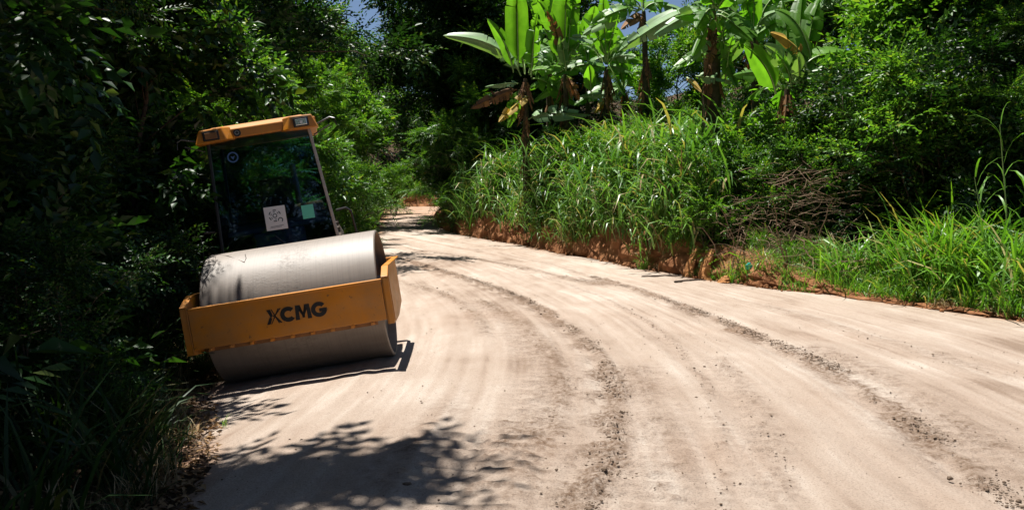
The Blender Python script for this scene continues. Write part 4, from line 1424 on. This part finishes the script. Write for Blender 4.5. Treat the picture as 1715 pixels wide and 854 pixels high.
def stick(px0, py0, px1, py1, r, label, mat=TWIG):
    a = road_hit(px0, py0); b = road_hit(px1, py1)
    mb = MB(); base = (a + b) / 2
    pts = [a.lerp(b, t) - base + Vector((0, .03 * math.sin(7 * t), r * .7 + .012)) for t in np.linspace(0, 1, 6)]
    mb.tube(pts, [r, r, r * .9, r * .8, r * .6, r * .4], 5)
    o = mb.build('stick', mat, None, Matrix.Translation(base), smooth=True)
    tag(o, label, 'stick', 'sticks on the road')


DARKTWIG = simple('dark_twig', (.07, .05, .04), .8, 0, .3, 8, .2, .3)
stick(1075, 465, 1165, 462, .022, 'thin dark stick on the road at the foot of the right bank', DARKTWIG)
stick(1130, 474, 1190, 468, .025, 'short dark stick below the orange clay blocks', DARKTWIG)

# small sprig of grass on the road in front of the drum
g = road_hit(378, 715)
rngs = np.random.default_rng(3)
V = []
for i in range(9):
    v, off = blade_template(rngs, rngs.uniform(.08, .16), .007, 1.0)
    V.append(v + off * .015)
V = np.concatenate(V)
f = (_bf[None] + 10 * np.arange(9)[:, None, None]).reshape(-1, 4)
o = link('grass_sprig', mesh_np('grass_sprig', V, f, True), GRASS_L, None, (g.x, g.y, g.z))
tag(o, 'small lone grass sprig on the road in front of the roller drum', 'grass sprig')

# ------------------------------------------------------------------ road roller
RUST_SHADE = simple('rusty_steel_lamp_shade', (.2, .09, .03), .7, 0, .3, 9)  # rust of the scraper blade, also the shade tone of the left lamp
YEL = simple('yellow_machine_paint', (.52, .185, .006), .4, 0, .08, 3, .5, .03, dirt=(.25, .15, .075), dirt_amt=.6)
def wear(mat):
    nt = mat.node_tree; N, L = nt.nodes, nt.links
    b = N['Principled BSDF']; src = b.inputs['Base Color'].links[0].from_socket
    n = noise(N, L, 16, 8, .72); r = ramp(N, [(.63, (0, 0, 0)), (.67, (.85, .85, .85))]); L.new(n.outputs[0], r.inputs[0])
    mx = N.new('ShaderNodeMix'); mx.data_type = 'RGBA'; L.new(r.outputs[0], mx.inputs[0]); L.new(src, mx.inputs[6]); mx.inputs[7].default_value = (.11, .06, .03, 1)
    n2 = noise(N, L, 2.2, 7, .7, None, (.5, 1, 2.5)); r2 = ramp(N, [(.45, (0, 0, 0)), (.75, (.28, .28, .28))]); L.new(n2.outputs[0], r2.inputs[0])
    m2 = N.new('ShaderNodeMix'); m2.data_type = 'RGBA'; L.new(r2.outputs[0], m2.inputs[0]); L.new(mx.outputs[2], m2.inputs[6]); m2.inputs[7].default_value = (.3, .2, .11, 1)
    L.new(m2.outputs[2], b.inputs['Base Color'])
    ad = N.new('ShaderNodeMath'); ad.operation = 'MULTIPLY_ADD'; ad.inputs[1].default_value = .6; ad.inputs[2].default_value = .38
    L.new(r2.outputs[0], ad.inputs[0]); L.new(ad.outputs[0], b.inputs['Roughness'])


wear(YEL)
BLK = simple('black_paint', (.012, .012, .014), .4, 0, .3, 5)
RUB = simple('tyre_rubber', (.018, .017, .016), .85, 0, .3, 8, .3, .2, dirt=(.16, .11, .07), dirt_amt=.7)
GREY = simple('grey_metal', (.25, .25, .26), .45, .6, .2, 6)
LIT_GREY = simple('sunlit_pillar_grey', (.3, .29, .28), .45, 0, .15, 6)  # lighter grey standing for sunlight on the right pillar
DASH = simple('cab_interior_plastic', (.05, .07, .13), .6, 0, .2, 5)
SEATM = simple('seat_vinyl', (.015, .015, .018), .7, 0, .2, 5)
CHROME = simple('lamp_reflector', (.75, .75, .75), .2, .9, .1, 6)
WHITE = simple('white_sticker', (.62, .66, .7), .5, 0, .03, 4)
GREENS = simple('teal_sticker', (.1, .52, .4), .5, 0, .03, 4)
INK = simple('dark_ink', (.03, .06, .09), .6, 0, .1, 4)
INKB = simple('faded_blue_ink', (.05, .12, .3), .6, 0, .1, 4)
LETTER = simple('black_lettering', (.008, .008, .01), .45, 0, .1, 4)


def drum_mat():
    m, nt, N, L, b = newmat('worn_steel_drum')
    tc = N.new('ShaderNodeTexCoord'); o = tc.outputs['Object']
    n1 = noise(N, L, 2.0, 6, .6, o, (.5, 2, 2)); r1 = ramp(N, [(.3, (.14, .104, .076)), (.7, (.2, .165, .138))]); L.new(n1.outputs[0], r1.inputs[0])
    # caked soil, mostly in the middle of the drum
    sx = N.new('ShaderNodeSeparateXYZ'); L.new(o, sx.inputs[0])
    ab = N.new('ShaderNodeMath'); ab.operation = 'ABSOLUTE'; L.new(sx.outputs[0], ab.inputs[0])
    rx = ramp(N, [(.0, (1, 1, 1)), (.75, (0, 0, 0))]); L.new(ab.outputs[0], rx.inputs[0])
    n2 = noise(N, L, 34, 6, .75, o, (.55, 1.2, 1.2)); r2 = ramp(N, [(.46, (0, 0, 0)), (.62, (1, 1, 1))]); L.new(n2.outputs[0], r2.inputs[0])
    n3 = noise(N, L, 3.2, 4, .6, o); r3 = ramp(N, [(.4, (0, 0, 0)), (.62, (.8, .8, .8))]); L.new(n3.outputs[0], r3.inputs[0])
    a = N.new('ShaderNodeMath'); a.operation = 'MULTIPLY'; L.new(rx.outputs[0], a.inputs[0]); L.new(r2.outputs[0], a.inputs[1])
    a2 = N.new('ShaderNodeMath'); a2.operation = 'MULTIPLY'; L.new(a.outputs[0], a2.inputs[0]); L.new(r3.outputs[0], a2.inputs[1])
    mx = N.new('ShaderNodeMix'); mx.data_type = 'RGBA'; L.new(a2.outputs[0], mx.inputs[0]); L.new(r1.outputs[0], mx.inputs[6]); mx.inputs[7].default_value = (.06, .04, .028, 1)
    n5 = noise(N, L, 1.0, 5, .7, o, (55, .6, .6)); r5 = ramp(N, [(.38, (.62, .6, .58)), (.52, (1, 1, 1)), (.7, (1.0, 1.0, 1.0))]); L.new(n5.outputs[0], r5.inputs[0])
    m5 = N.new('ShaderNodeMix'); m5.data_type = 'RGBA'; m5.blend_type = 'MULTIPLY'; m5.inputs[0].default_value = .4
    L.new(mx.outputs[2], m5.inputs[6]); L.new(r5.outputs[0], m5.inputs[7])
    L.new(m5.outputs[2], b.inputs['Base Color'])
    b.inputs['Metallic'].default_value = .0; b.inputs['Roughness'].default_value = .58; b.inputs['Specular IOR Level'].default_value = 1.0
    bp = N.new('ShaderNodeBump'); bp.inputs['Strength'].default_value = .25; bp.inputs['Distance'].default_value = .01
    L.new(a2.outputs[0], bp.inputs['Height']); L.new(bp.outputs[0], b.inputs['Normal'])
    return m


def glass_mat():
    m, nt, N, L, b = newmat('tinted_cab_glass')
    N.remove(b)
    tr = N.new('ShaderNodeBsdfTransparent'); tr.inputs[0].default_value = (.5, .63, .76, 1)
    gl = N.new('ShaderNodeBsdfGlossy'); gl.inputs['Roughness'].default_value = .02
    fr = N.new('ShaderNodeFresnel'); fr.inputs[0].default_value = 1.5
    mx = N.new('ShaderNodeMixShader')
    L.new(fr.outputs[0], mx.inputs[0]); L.new(tr.outputs[0], mx.inputs[1]); L.new(gl.outputs[0], mx.inputs[2])
    L.new(mx.outputs[0], N['Material Output'].inputs['Surface'])
    return m


DRUM = drum_mat()
GLASS = glass_mat()

RX, RY = -2.38, 9.62
FR_YAW, FR_ROLL = R(4), R(8.7)
RR_YAW, RR_ROLL = R(13), R(10.3)
root = empty('road_roller', (RX, RY, float(road_z(RX, RY))))
tag(root, 'yellow single drum road roller tilted on the left verge with a pale steel drum', 'road roller')
FM = Matrix.Rotation(FR_YAW, 4, 'Z') @ Matrix.Rotation(-FR_ROLL, 4, 'Y')
hitch = FM @ Vector((0, 1.3, 0))   # the frames are articulated, so the rear part stands at its own angle
RM = Matrix.Translation(hitch + Vector((-.5, .3, .0))) @ Matrix.Rotation(RR_YAW, 4, 'Z') @ Matrix.Rotation(-RR_ROLL, 4, 'Y')

DR, DW = .765, .985
mb = MB()
mb.lathe([(-DW, DR - .012), (-DW + .012, DR), (DW - .012, DR), (DW, DR - .012), (DW, DR - .035), (DW - .1, DR - .04), (-DW + .1, DR - .04), (-DW, DR - .035)], 'x', 96, (0, 0, DR - .012))
drum = mb.build('drum', DRUM, root, FM, smooth=True)
for sx in (-1, 1):
    mb = MB()
    x = sx * (DW - .12)
    mb.lathe([(x - .015, .001), (x - .015, DR - .03), (x + .015, DR - .03), (x + .015, .001)], 'x', 48, (0, 0, DR - .012))
    mb.lathe([(x - .1, .001), (x - .1, .22), (x + .1, .22), (x + .1, .001)], 'x', 32, (0, 0, DR - .012))
    mb.build('drum_head', GREY, drum, smooth=True)

# drum frame: front beam, side channels, rear beam
mb = MB()
BZ0, BZ1, BY = .55, .985, -.96
mb.box(-1.045, 1.045, BY, BY + .025, BZ0, BZ1 - .01)
mb.box(-1.045, 1.045, BY - .012, BY + .085, BZ1 - .012, BZ1 + .016)
mb.box(-1.03, 1.03, BY + .025, BY + .1, BZ0, BZ0 + .02)
beam = mb.build('front_beam', YEL, root, FM, bevel=.006)
for k in range(9):
    x = -.88 + 1.76 * k / 8
    mb = MB()
    mb.box(x - .022, x + .022, BY + .03, BY + .11, BZ0 - .04, BZ0 - .004)
    mb.box(x - .012, x + .012, BY + .0, BY + .03, BZ0 - .035, BZ0 - .004)
    mb.build('scraper_bracket', YEL, beam, bevel=.004)
mb = MB(); mb.box(-.93, .93, BY + .085, BY + .1, BZ0 - .05, BZ0 - .006); mb.build('scraper_blade', RUST_SHADE, beam)
# letters
def letter(polys, x0, s, z0, hgt):
    mb = MB()
    for poly in polys:
        mb.prism([(x0 + p[0] * s, z0 + p[1] * hgt) for p in poly], 'y', BY - .0045, BY - .0005)
    return mb.build('letter', LETTER, beam)


def ring_poly(cx, cy, ro, ri, a0, a1, n=18, sx=1.0):
    qs = []
    for k in range(n):
        a = R(a0 + (a1 - a0) * k / n); b = R(a0 + (a1 - a0) * (k + 1) / n)
        qs.append([(cx + sx * ro * math.cos(a), cy + ro * math.sin(a)), (cx + sx * ri * math.cos(a), cy + ri * math.sin(a)), (cx + sx * ri * math.cos(b), cy + ri * math.sin(b)), (cx + sx * ro * math.cos(b), cy + ro * math.sin(b))])
    return qs


LH, LZ = .158, .70
lx = -.235
sh = .10                         # slight slant of the lettering
letter([[(0.0 + sh, 1), (.26 + sh, 1), (.47, .56), (.34, .42)], [(.0, 0), (.24, 0), (.40, .36), (.27, .5)], [(.3 + sh, 1), (.36 + sh, 1), (.88, 0), (.80, 0)], [(.28, 0), (.34, 0), (.86 + sh, 1), (.78 + sh, 1)],
        [(.92 + sh, 1), (1.0 + sh, 1), (.62, .5), (.60, .58)], [(.92, 0), (1.05, 0), (.66, .52), (.60, .46)], [(.53, .47), (.58, .53), (.53, .6), (.47, .53)]], lx, LH, LZ, LH)
letter(ring_poly(.55, .5, .52, .24, 42, 318, 24, 1.05), lx + LH * .97, LH, LZ, LH)
letter([[(0, 0), (.29, 0), (.29, .62), (.29 + .12, 1), (.08, 1)], [(.41, 1), (.56, .42), (.56, .1), (.29, .62)], [(.71, 1), (.56, .42), (.56, .1), (.83, .62)], [(.83, 0), (1.12, 0), (1.04, 1), (.71, 1), (.83, .62)], [(.29, .62), (.41, 1), (.56, .42)], [(.83, .62), (.71, 1), (.56, .42)], [(.47, .12), (.65, .12), (.66, .5), (.46, .5)]], lx + LH * 1.97, LH, LZ, LH)
letter(ring_poly(.55, .5, .52, .24, 40, 345, 24, 1.05) + [[(.56, .34), (1.06, .34), (1.1, .56), (.56, .56)]], lx + LH * 3.08, LH, LZ, LH)

for sx in (-1, 1):
    mb = MB()
    prof = [(BY - .005, .50), (BY - .005, BZ1 + .02), (BY + .25, 1.1), (.85, 1.1), (.95, 1.0), (.95, .52), (.3, .42), (-.3, .42)]
    xa = sx * 1.05
    mb.prism(prof, 'x', min(xa, xa + sx * .022), max(xa, xa + sx * .022))
    # outward flanges of the channel
    def fl(p, q):
        d = Vector((0, q[0] - p[0], q[1] - p[1])).normalized()
        nrm = Vector((0, -d.z, d.y)) * .011
        x0, x1 = xa + sx * .0, xa + sx * .075
        a = Vector((0, p[0], p[1])); b = Vector((0, q[0], q[1]))
        c = []
        for xx in (min(x0, x1), max(x0, x1)):
            for pt, sg in ((a, -1), (a, 1), (b, 1), (b, -1)):
                v = pt + nrm * sg
                c.append((xx, v.y, v.z))
        mb.add(c, [(0, 1, 2, 3), (7, 6, 5, 4), (0, 4, 5, 1), (1, 5, 6, 2), (2, 6, 7, 3), (3, 7, 4, 0)])
    fl((BY + .006, .50), (BY + .006, BZ1 + .02)); fl((BY, BZ1 + .03), (BY + .25, 1.112)); fl((BY + .255, 1.112), (.85, 1.112)); pass
    fl((BY + .14, .51), (BY + .14, 1.06))
    s_o = mb.build('side_frame', YEL, root, FM, bevel=.004)
    mb = MB(); xa2 = sx * 1.03
    mb.lathe([(xa2 - .05, .001), (xa2 - .05, .2), (xa2 + .02, .2), (xa2 + .02, .001)], 'x', 24, (0, 0, .75))
    mb.build('axle_mount', BLK, s_o)
mb = MB(); mb.box(-1.045, 1.045, .93, 1.0, .5, 1.12); mb.box(-.45, .45, 1.0, 1.3, .45, .95); mb.build('rear_crossbeam', YEL, root, FM, bevel=.01)

# rear module (own articulation)
mb = MB(); mb.box(-.4, .4, -.12, .3, .42, .9); mb.build('hitch', BLK, root, RM, bevel=.02)
mb = MB(); mb.box(-.8, .8, .25, 3.3, .75, 1.15); mb.box(-.55, .55, .1, 3.2, .5, .76); ch = mb.build('chassis', YEL, root, RM, bevel=.02)
for sx in (-1, 1):
    mb = MB()
    x = sx * .65; w = .25; r = .78
    mb.lathe([(x - w, .34), (x - w, .62), (x - w * .8, .76), (x - w * .4, r), (x + w * .4, r), (x + w * .8, .76), (x + w, .62), (x + w, .34)], 'x', 40, (0, 1.75, r - .02))
    n = 26
    for k in range(n):
        a = 2 * math.pi * k / n
        for s2 in (-1, 1):
            c, s = math.cos(a + s2 * .06), math.sin(a + s2 * .06)
            ctr = Vector((x + s2 * .12, 1.75 + c * (r + .012), r - .02 + s * (r + .012)))
            tn = Vector((0, -s, c)); rd = Vector((0, c, s)); ax = Vector((1, 0, 0)); dd = (tn * .8 + ax * s2 * .6).normalized(); d3 = rd.cross(dd)
            q = [ctr + dd * u * .11 + d3 * v * .025 + rd * z * .025 for z in (-1, 1) for u, v in ((-1, -1), (1, -1), (1, 1), (-1, 1))]
            mb.hexa(q[:4], q[4:])
    wh = mb.build('tyre', RUB, root, RM, smooth=True)
    mb = MB(); mb.lathe([(x - .2, .001), (x - .2, .34), (x + .2, .34), (x + .2, .3), (x + .08, .26), (x + .08, .001)], 'x', 32, (0, 1.75, r - .02)); mb.build('rim', YEL, wh, smooth=True)
mb = MB(); mb.hexa([(-.72, 1.75, 1.152), (.72, 1.75, 1.152), (.66, 3.6, 1.0), (-.66, 3.6, 1.0)], [(-.68, 1.75, 1.95), (.68, 1.75, 1.95), (.55, 3.5, 1.6), (-.55, 3.5, 1.6)]); hood = mb.build('engine_hood', YEL, root, RM, bevel=.05)
mb = MB(); mb.tube([(.3, 2.3, 1.8), (.3, 2.3, 2.6)], .05, 12); mb.build('exhaust_pipe', GREY, hood, smooth=True)

# cab
CF0, CF1, CB = .10, .20, 1.66       # y of windscreen foot and head, rear wall
ZB, ZS, ZT = 1.2, 1.46, 2.97
WB, WT = .80, .685
def wx(z): return WB + (WT - WB) * (z - ZB) / (ZT - ZB)
def fy(z): return CF0 + (CF1 - CF0) * (z - ZB) / (ZT - ZB)
mb = MB(); mb.box(-.84, .84, .06, 1.74, ZB - .012, ZB + .05); mb.build('cab_floor', BLK, root, RM, bevel=.01)
for sx in (-1, 1):
    mb = MB()
    def pil(y0, y1, tw):
        mb.hexa([(sx * WB - tw, y0, ZB + .05), (sx * WB + tw, y0, ZB + .05), (sx * WB + tw, y0 + .07, ZB + .05), (sx * WB - tw, y0 + .07, ZB + .05)],
                [(sx * WT - tw, y1, ZT), (sx * WT + tw, y1, ZT), (sx * WT + tw, y1 + .07, ZT), (sx * WT - tw, y1 + .07, ZT)])
    pil(CF0, CF1, .022)
    mb.build('front_pillar', LIT_GREY if sx > 0 else BLK, root, RM, bevel=.008)  # right pillar coloured paler than the left to look sunlit
    mb = MB(); pil(CB - .08, CB - .08, .03)
    mb.build('rear_pillar', BLK, root, RM, bevel=.008)
# windscreen surround and glass
mb = MB()
z = ZB + .05
mb.hexa([(-WB + .024, fy(z) + .012, z), (WB - .024, fy(z) + .012, z), (WB - .024, fy(z) + .05, z), (-WB + .024, fy(z) + .05, z)],
        [(-wx(ZS - .1) + .024, fy(ZS - .1) + .012, ZS - .1), (wx(ZS - .1) - .024, fy(ZS - .1) + .012, ZS - .1), (wx(ZS - .1) - .024, fy(ZS - .1) + .05, ZS - .1), (-wx(ZS - .1) + .024, fy(ZS - .1) + .05, ZS - .1)])
mb.build('windscreen_sill', BLK, root, RM)
def pane(name, pts, th=(0, .006, 0)):
    mb = MB(); q = [Vector(p) for p in pts]; t = Vector(th)
    mb.hexa(q, [p + t for p in q]); return mb.build(name, GLASS, root, RM)
zg = ZS - .098
ws = pane('windscreen', [(-wx(zg) + .024, fy(zg) + .02, zg), (wx(zg) - .024, fy(zg) + .02, zg), (wx(ZT) - .024, fy(ZT) + .02, ZT - .002), (-wx(ZT) + .024, fy(ZT) + .02, ZT - .002)])
for sx in (-1, 1):
    pane('side_window', [(sx * wx(1.75), fy(1.75) + .08, 1.75), (sx * wx(1.75), CB - .1, 1.75), (sx * wx(ZT), CB - .1, ZT - .01), (sx * wx(ZT), fy(ZT) + .08, ZT - .01)], (-sx * .006, 0, 0))
    mb = MB()
    q = [(sx * wx(ZB + .06), fy(ZB) + .08, ZB + .06), (sx * wx(ZB + .06), CB - .1, ZB + .06), (sx * wx(1.75), CB - .1, 1.745), (sx * wx(1.75), fy(1.75) + .08, 1.745)]
    mb.hexa(q, [(p[0] - sx * .02, p[1], p[2]) for p in q]); mb.build('door', BLK, root, RM)
pane('rear_window', [(-.74, CB - .03, 1.8), (.74, CB - .03, 1.8), (.66, CB - .03, ZT - .01), (-.66, CB - .03, ZT - .01)])
mb = MB(); mb.box(-.77, .77, CB - .05, CB - .01, ZB + .05, 1.79); mb.build('rear_wall', BLK, root, RM)
# cab interior
mb = MB(); mb.hexa([(-.7, .3, 1.62), (.7, .3, 1.62), (.7, .62, 1.66), (-.7, .62, 1.66)], [(-.7, .3, 1.7), (.7, .3, 1.7), (.7, .62, 1.76), (-.7, .62, 1.76)]); mb.box(-.35, .35, .3, .55, 1.22, 1.62); mb.build('dashboard', DASH, root, RM, bevel=.02)
mb = MB(); mb.tube([(0, .5, 1.7), (0, .68, 1.92)], .03, 8)
wh = [(.2 * math.cos(a), .7 + .07 * math.sin(a), 1.94 + .19 * math.sin(a)) for a in np.linspace(0, 2 * math.pi, 25)]
mb.tube(wh, .016, 6); mb.build('steering_wheel', SEATM, root, RM, smooth=True)
mb = MB(); mb.box(-.26, .26, .95, 1.4, 1.22, 1.72); mb.hexa([(-.25, 1.36, 1.7), (.25, 1.36, 1.7), (.25, 1.48, 1.7), (-.25, 1.48, 1.7)], [(-.22, 1.46, 2.4), (.22, 1.46, 2.4), (.22, 1.55, 2.4), (-.22, 1.55, 2.4)]); mb.build('seat', SEATM, root, RM, bevel=.04)
# stickers
def on_glass(cx, cz, w, h, rot, name, mat):
    mb = MB(); c, s = math.cos(rot), math.sin(rot)
    q = [(cx + u * w / 2 * c - v * h / 2 * s, cz + u * w / 2 * s + v * h / 2 * c) for u, v in ((-1, -1), (1, -1), (1, 1), (-1, 1))]
    y = lambda z: fy(z) + .0175
    mb.add([(x, y(z), z) for x, z in q] + [(x, y(z) - .003, z) for x, z in q], [(3, 2, 1, 0), (4, 5, 6, 7)] + [(i, (i + 1) % 4, (i + 1) % 4 + 4, i + 4) for i in range(4)])
    return mb.build(name, mat, ws)


SX, SZ = .0, 1.79
st = on_glass(SX, SZ, .29, .33, R(-2), 'sticker', WHITE)
st['label'] = 'white square sticker with a dark round emblem'
def ink(polys, mat, d=.0045):
    mb = MB()
    for poly in polys:
        mb.add([(x, fy(z) + .0175 - d, z) for x, z in poly], [tuple(range(len(poly)))])
    return mb


E = ring_poly(SX - .005, SZ + .035, .032, .02, 0, 360, 20)
for a in range(0, 360, 60):
    if a == 300: continue
    E += ring_poly(SX - .005, SZ + .035, .085, .07, a + 8, a + 42, 5)
    E += ring_poly(SX - .005, SZ + .035, .058, .048, a + 20, a + 50, 4)
E += ring_poly(SX + .06, SZ - .035, .036, .022, -60, 200, 12)
E += [[(SX - .09, SZ - .115), (SX + .09, SZ - .115), (SX + .09, SZ - .108), (SX - .09, SZ - .108)], [(SX - .10, SZ - .13), (SX + .06, SZ - .13), (SX + .06, SZ - .125), (SX - .10, SZ - .125)]]
for r4 in range(1):
    me = bpy.data.meshes.new('emblem'); m_ = ink(E, INK); me.from_pydata(m_.v, [], m_.f); link('emblem', me, INK, ws)
g2 = on_glass(.45, 1.80, .165, .19, R(-1), 'sticker', GREENS)
g2['label'] = 'plain teal green sticker'
m_ = ink(ring_poly(-.40, 2.72, .075, .055, 0, 360, 24) + [[(-.43, 2.74), (-.40, 2.68), (-.37, 2.74), (-.40, 2.725)]], INKB, .002)
me = bpy.data.meshes.new('round_emblem'); me.from_pydata(m_.v, [], m_.f); link('round_emblem', me, INKB, ws)['label'] = 'faded round blue emblem on the windscreen'
# wiper
mb = MB(); mb.tube([(.1, fy(1.8) - .0, 1.36), (-.05, fy(1.7) - .02, 1.55)], .008, 5); mb.build('wiper', BLK, ws)

# roof with forward lamp pods
mb = MB()
mb.box(-.80, .80, .13, 1.8, ZT, ZT + .13)
mb.hexa([(-.74, .2, ZT + .13), (.74, .2, ZT + .13), (.74, 1.7, ZT + .13), (-.74, 1.7, ZT + .13)], [(-.62, .35, ZT + .2), (.62, .35, ZT + .2), (.62, 1.6, ZT + .2), (-.62, 1.6, ZT + .2)])
roof = mb.build('roof', YEL, root, RM, bevel=.015)
for sx in (-1, 1):
    mb = MB()
    xo, xi = sx * .825, sx * .40
    lo = [(xo, .0, ZT - .035), (xi + sx * .0, .0, ZT - .02), (xi - sx * .1, .16, ZT - .02), (xo, .3, ZT - .035)]
    hi = [(xo - sx * .07, .03, ZT + .155), (xi + sx * .06, .03, ZT + .165), (xi - sx * .05, .16, ZT + .165), (xo - sx * .07, .3, ZT + .155)]
    if sx < 0:
        mb.hexa(lo, hi)
    else:
        mb.hexa(lo[::-1], hi[::-1])
    pod = mb.build('lamp_pod', YEL, roof, bevel=.015)
    mb = MB(); cx = sx * .60
    mb.box(cx - .105, cx + .105, -.022, .02, ZT + .0, ZT + .125); lm = mb.build('lamp_housing', BLK, roof, bevel=.006)
    mb = MB(); mb.box(cx - .08, cx + .08, -.03, -.018, ZT + .02, ZT + .105); mb.build('headlight', CHROME if sx > 0 else RUST_SHADE, lm, bevel=.006)  # left lamp face coloured dark brown in place of its shade
    if sx < 0: continue
    mb = MB(); mb.lathe([(-.026, .001), (-.026, .022), (-.034, .018), (-.034, .001)], 'y', 16, (cx, 0, ZT + .06)); mb.build('bulb', WHITE, lm)
mb = MB(); mb.lathe([(.10, .001), (.10, .05), (.145, .05), (.145, .001)], 'y', 24, (-.27, -.02, ZT + .06)); rl = mb.build('round_lamp', BLK, roof, smooth=True)
mb = MB(); mb.lathe([(.092, .02), (.092, .03), (.1, .03), (.1, .02)], 'y', 20, (-.27, -.02, ZT + .06)); mb.build('lens_ring', GREY, rl)
# mirror arms and handrails
for sx in (-1, 1):
    mb = MB()
    mb.tube([(sx * .80, .18, ZT + .02), (sx * 1.0, .10, ZT + .08), (sx * 1.06, .08, ZT + .05), (sx * 1.07, .08, ZT - .05)], .012, 6)
    mb.tube([(sx * .74, .2, ZT - .12), (sx * .98, .12, ZT - .02)], .009, 6)
    mb.build('mirror_arm', BLK, root, RM, smooth=True)
    mb = MB()
    mb.tube([(sx * .84, .25, 1.75), (sx * .98, .2, 1.76), (sx * 1.04, .2, 1.7), (sx * 1.06, .22, 1.4), (sx * 1.06, .25, .9), (sx * .86, .28, .88)], .018, 8)
    mb.build('handrail', BLK, root, RM, smooth=True)
    mb = MB(); mb.box(min(sx * .82, sx * 1.1), max(sx * .82, sx * 1.1), .3, .75, .7, .73); mb.box(min(sx * .82, sx * 1.1), max(sx * .82, sx * 1.1), .3, .75, .45, .48); mb.build('step', BLK, root, RM, bevel=.005)

# dry vine lying over the left end of the drum
VINE = simple('dead_vine', (.06, .045, .035), .8, 0, .2, 8)
mb = MB()
def dp(x, a, e=.004):
    r = DR + e
    return (x, -r * math.cos(R(a)), DR - .012 + r * math.sin(R(a)))
mb.tube([dp(-0.92, 92), dp(-.9, 86), dp(-.72, 72), (dp(-.5, 56)), dp(-.49, 62), dp(-.52, 70)], .0035, 4)
mb.tube([dp(-0.9, 91), dp(-.88, 76), dp(-.84, 62), dp(-.88, 50), dp(-.93, 42), dp(-.95, 34), dp(-.94, 26)], .003, 4)
mb.tube([dp(-0.95, 80), dp(-1.05, 62), dp(-.99, 46), dp(-.95, 30)], .0025, 4)
o = mb.build('dead_vine', VINE, None, root.matrix_basis @ FM if False else Matrix.Translation(root.location) @ FM)
tag(o, 'thin dead vine lying over the left end of the pale roller drum', 'vine')
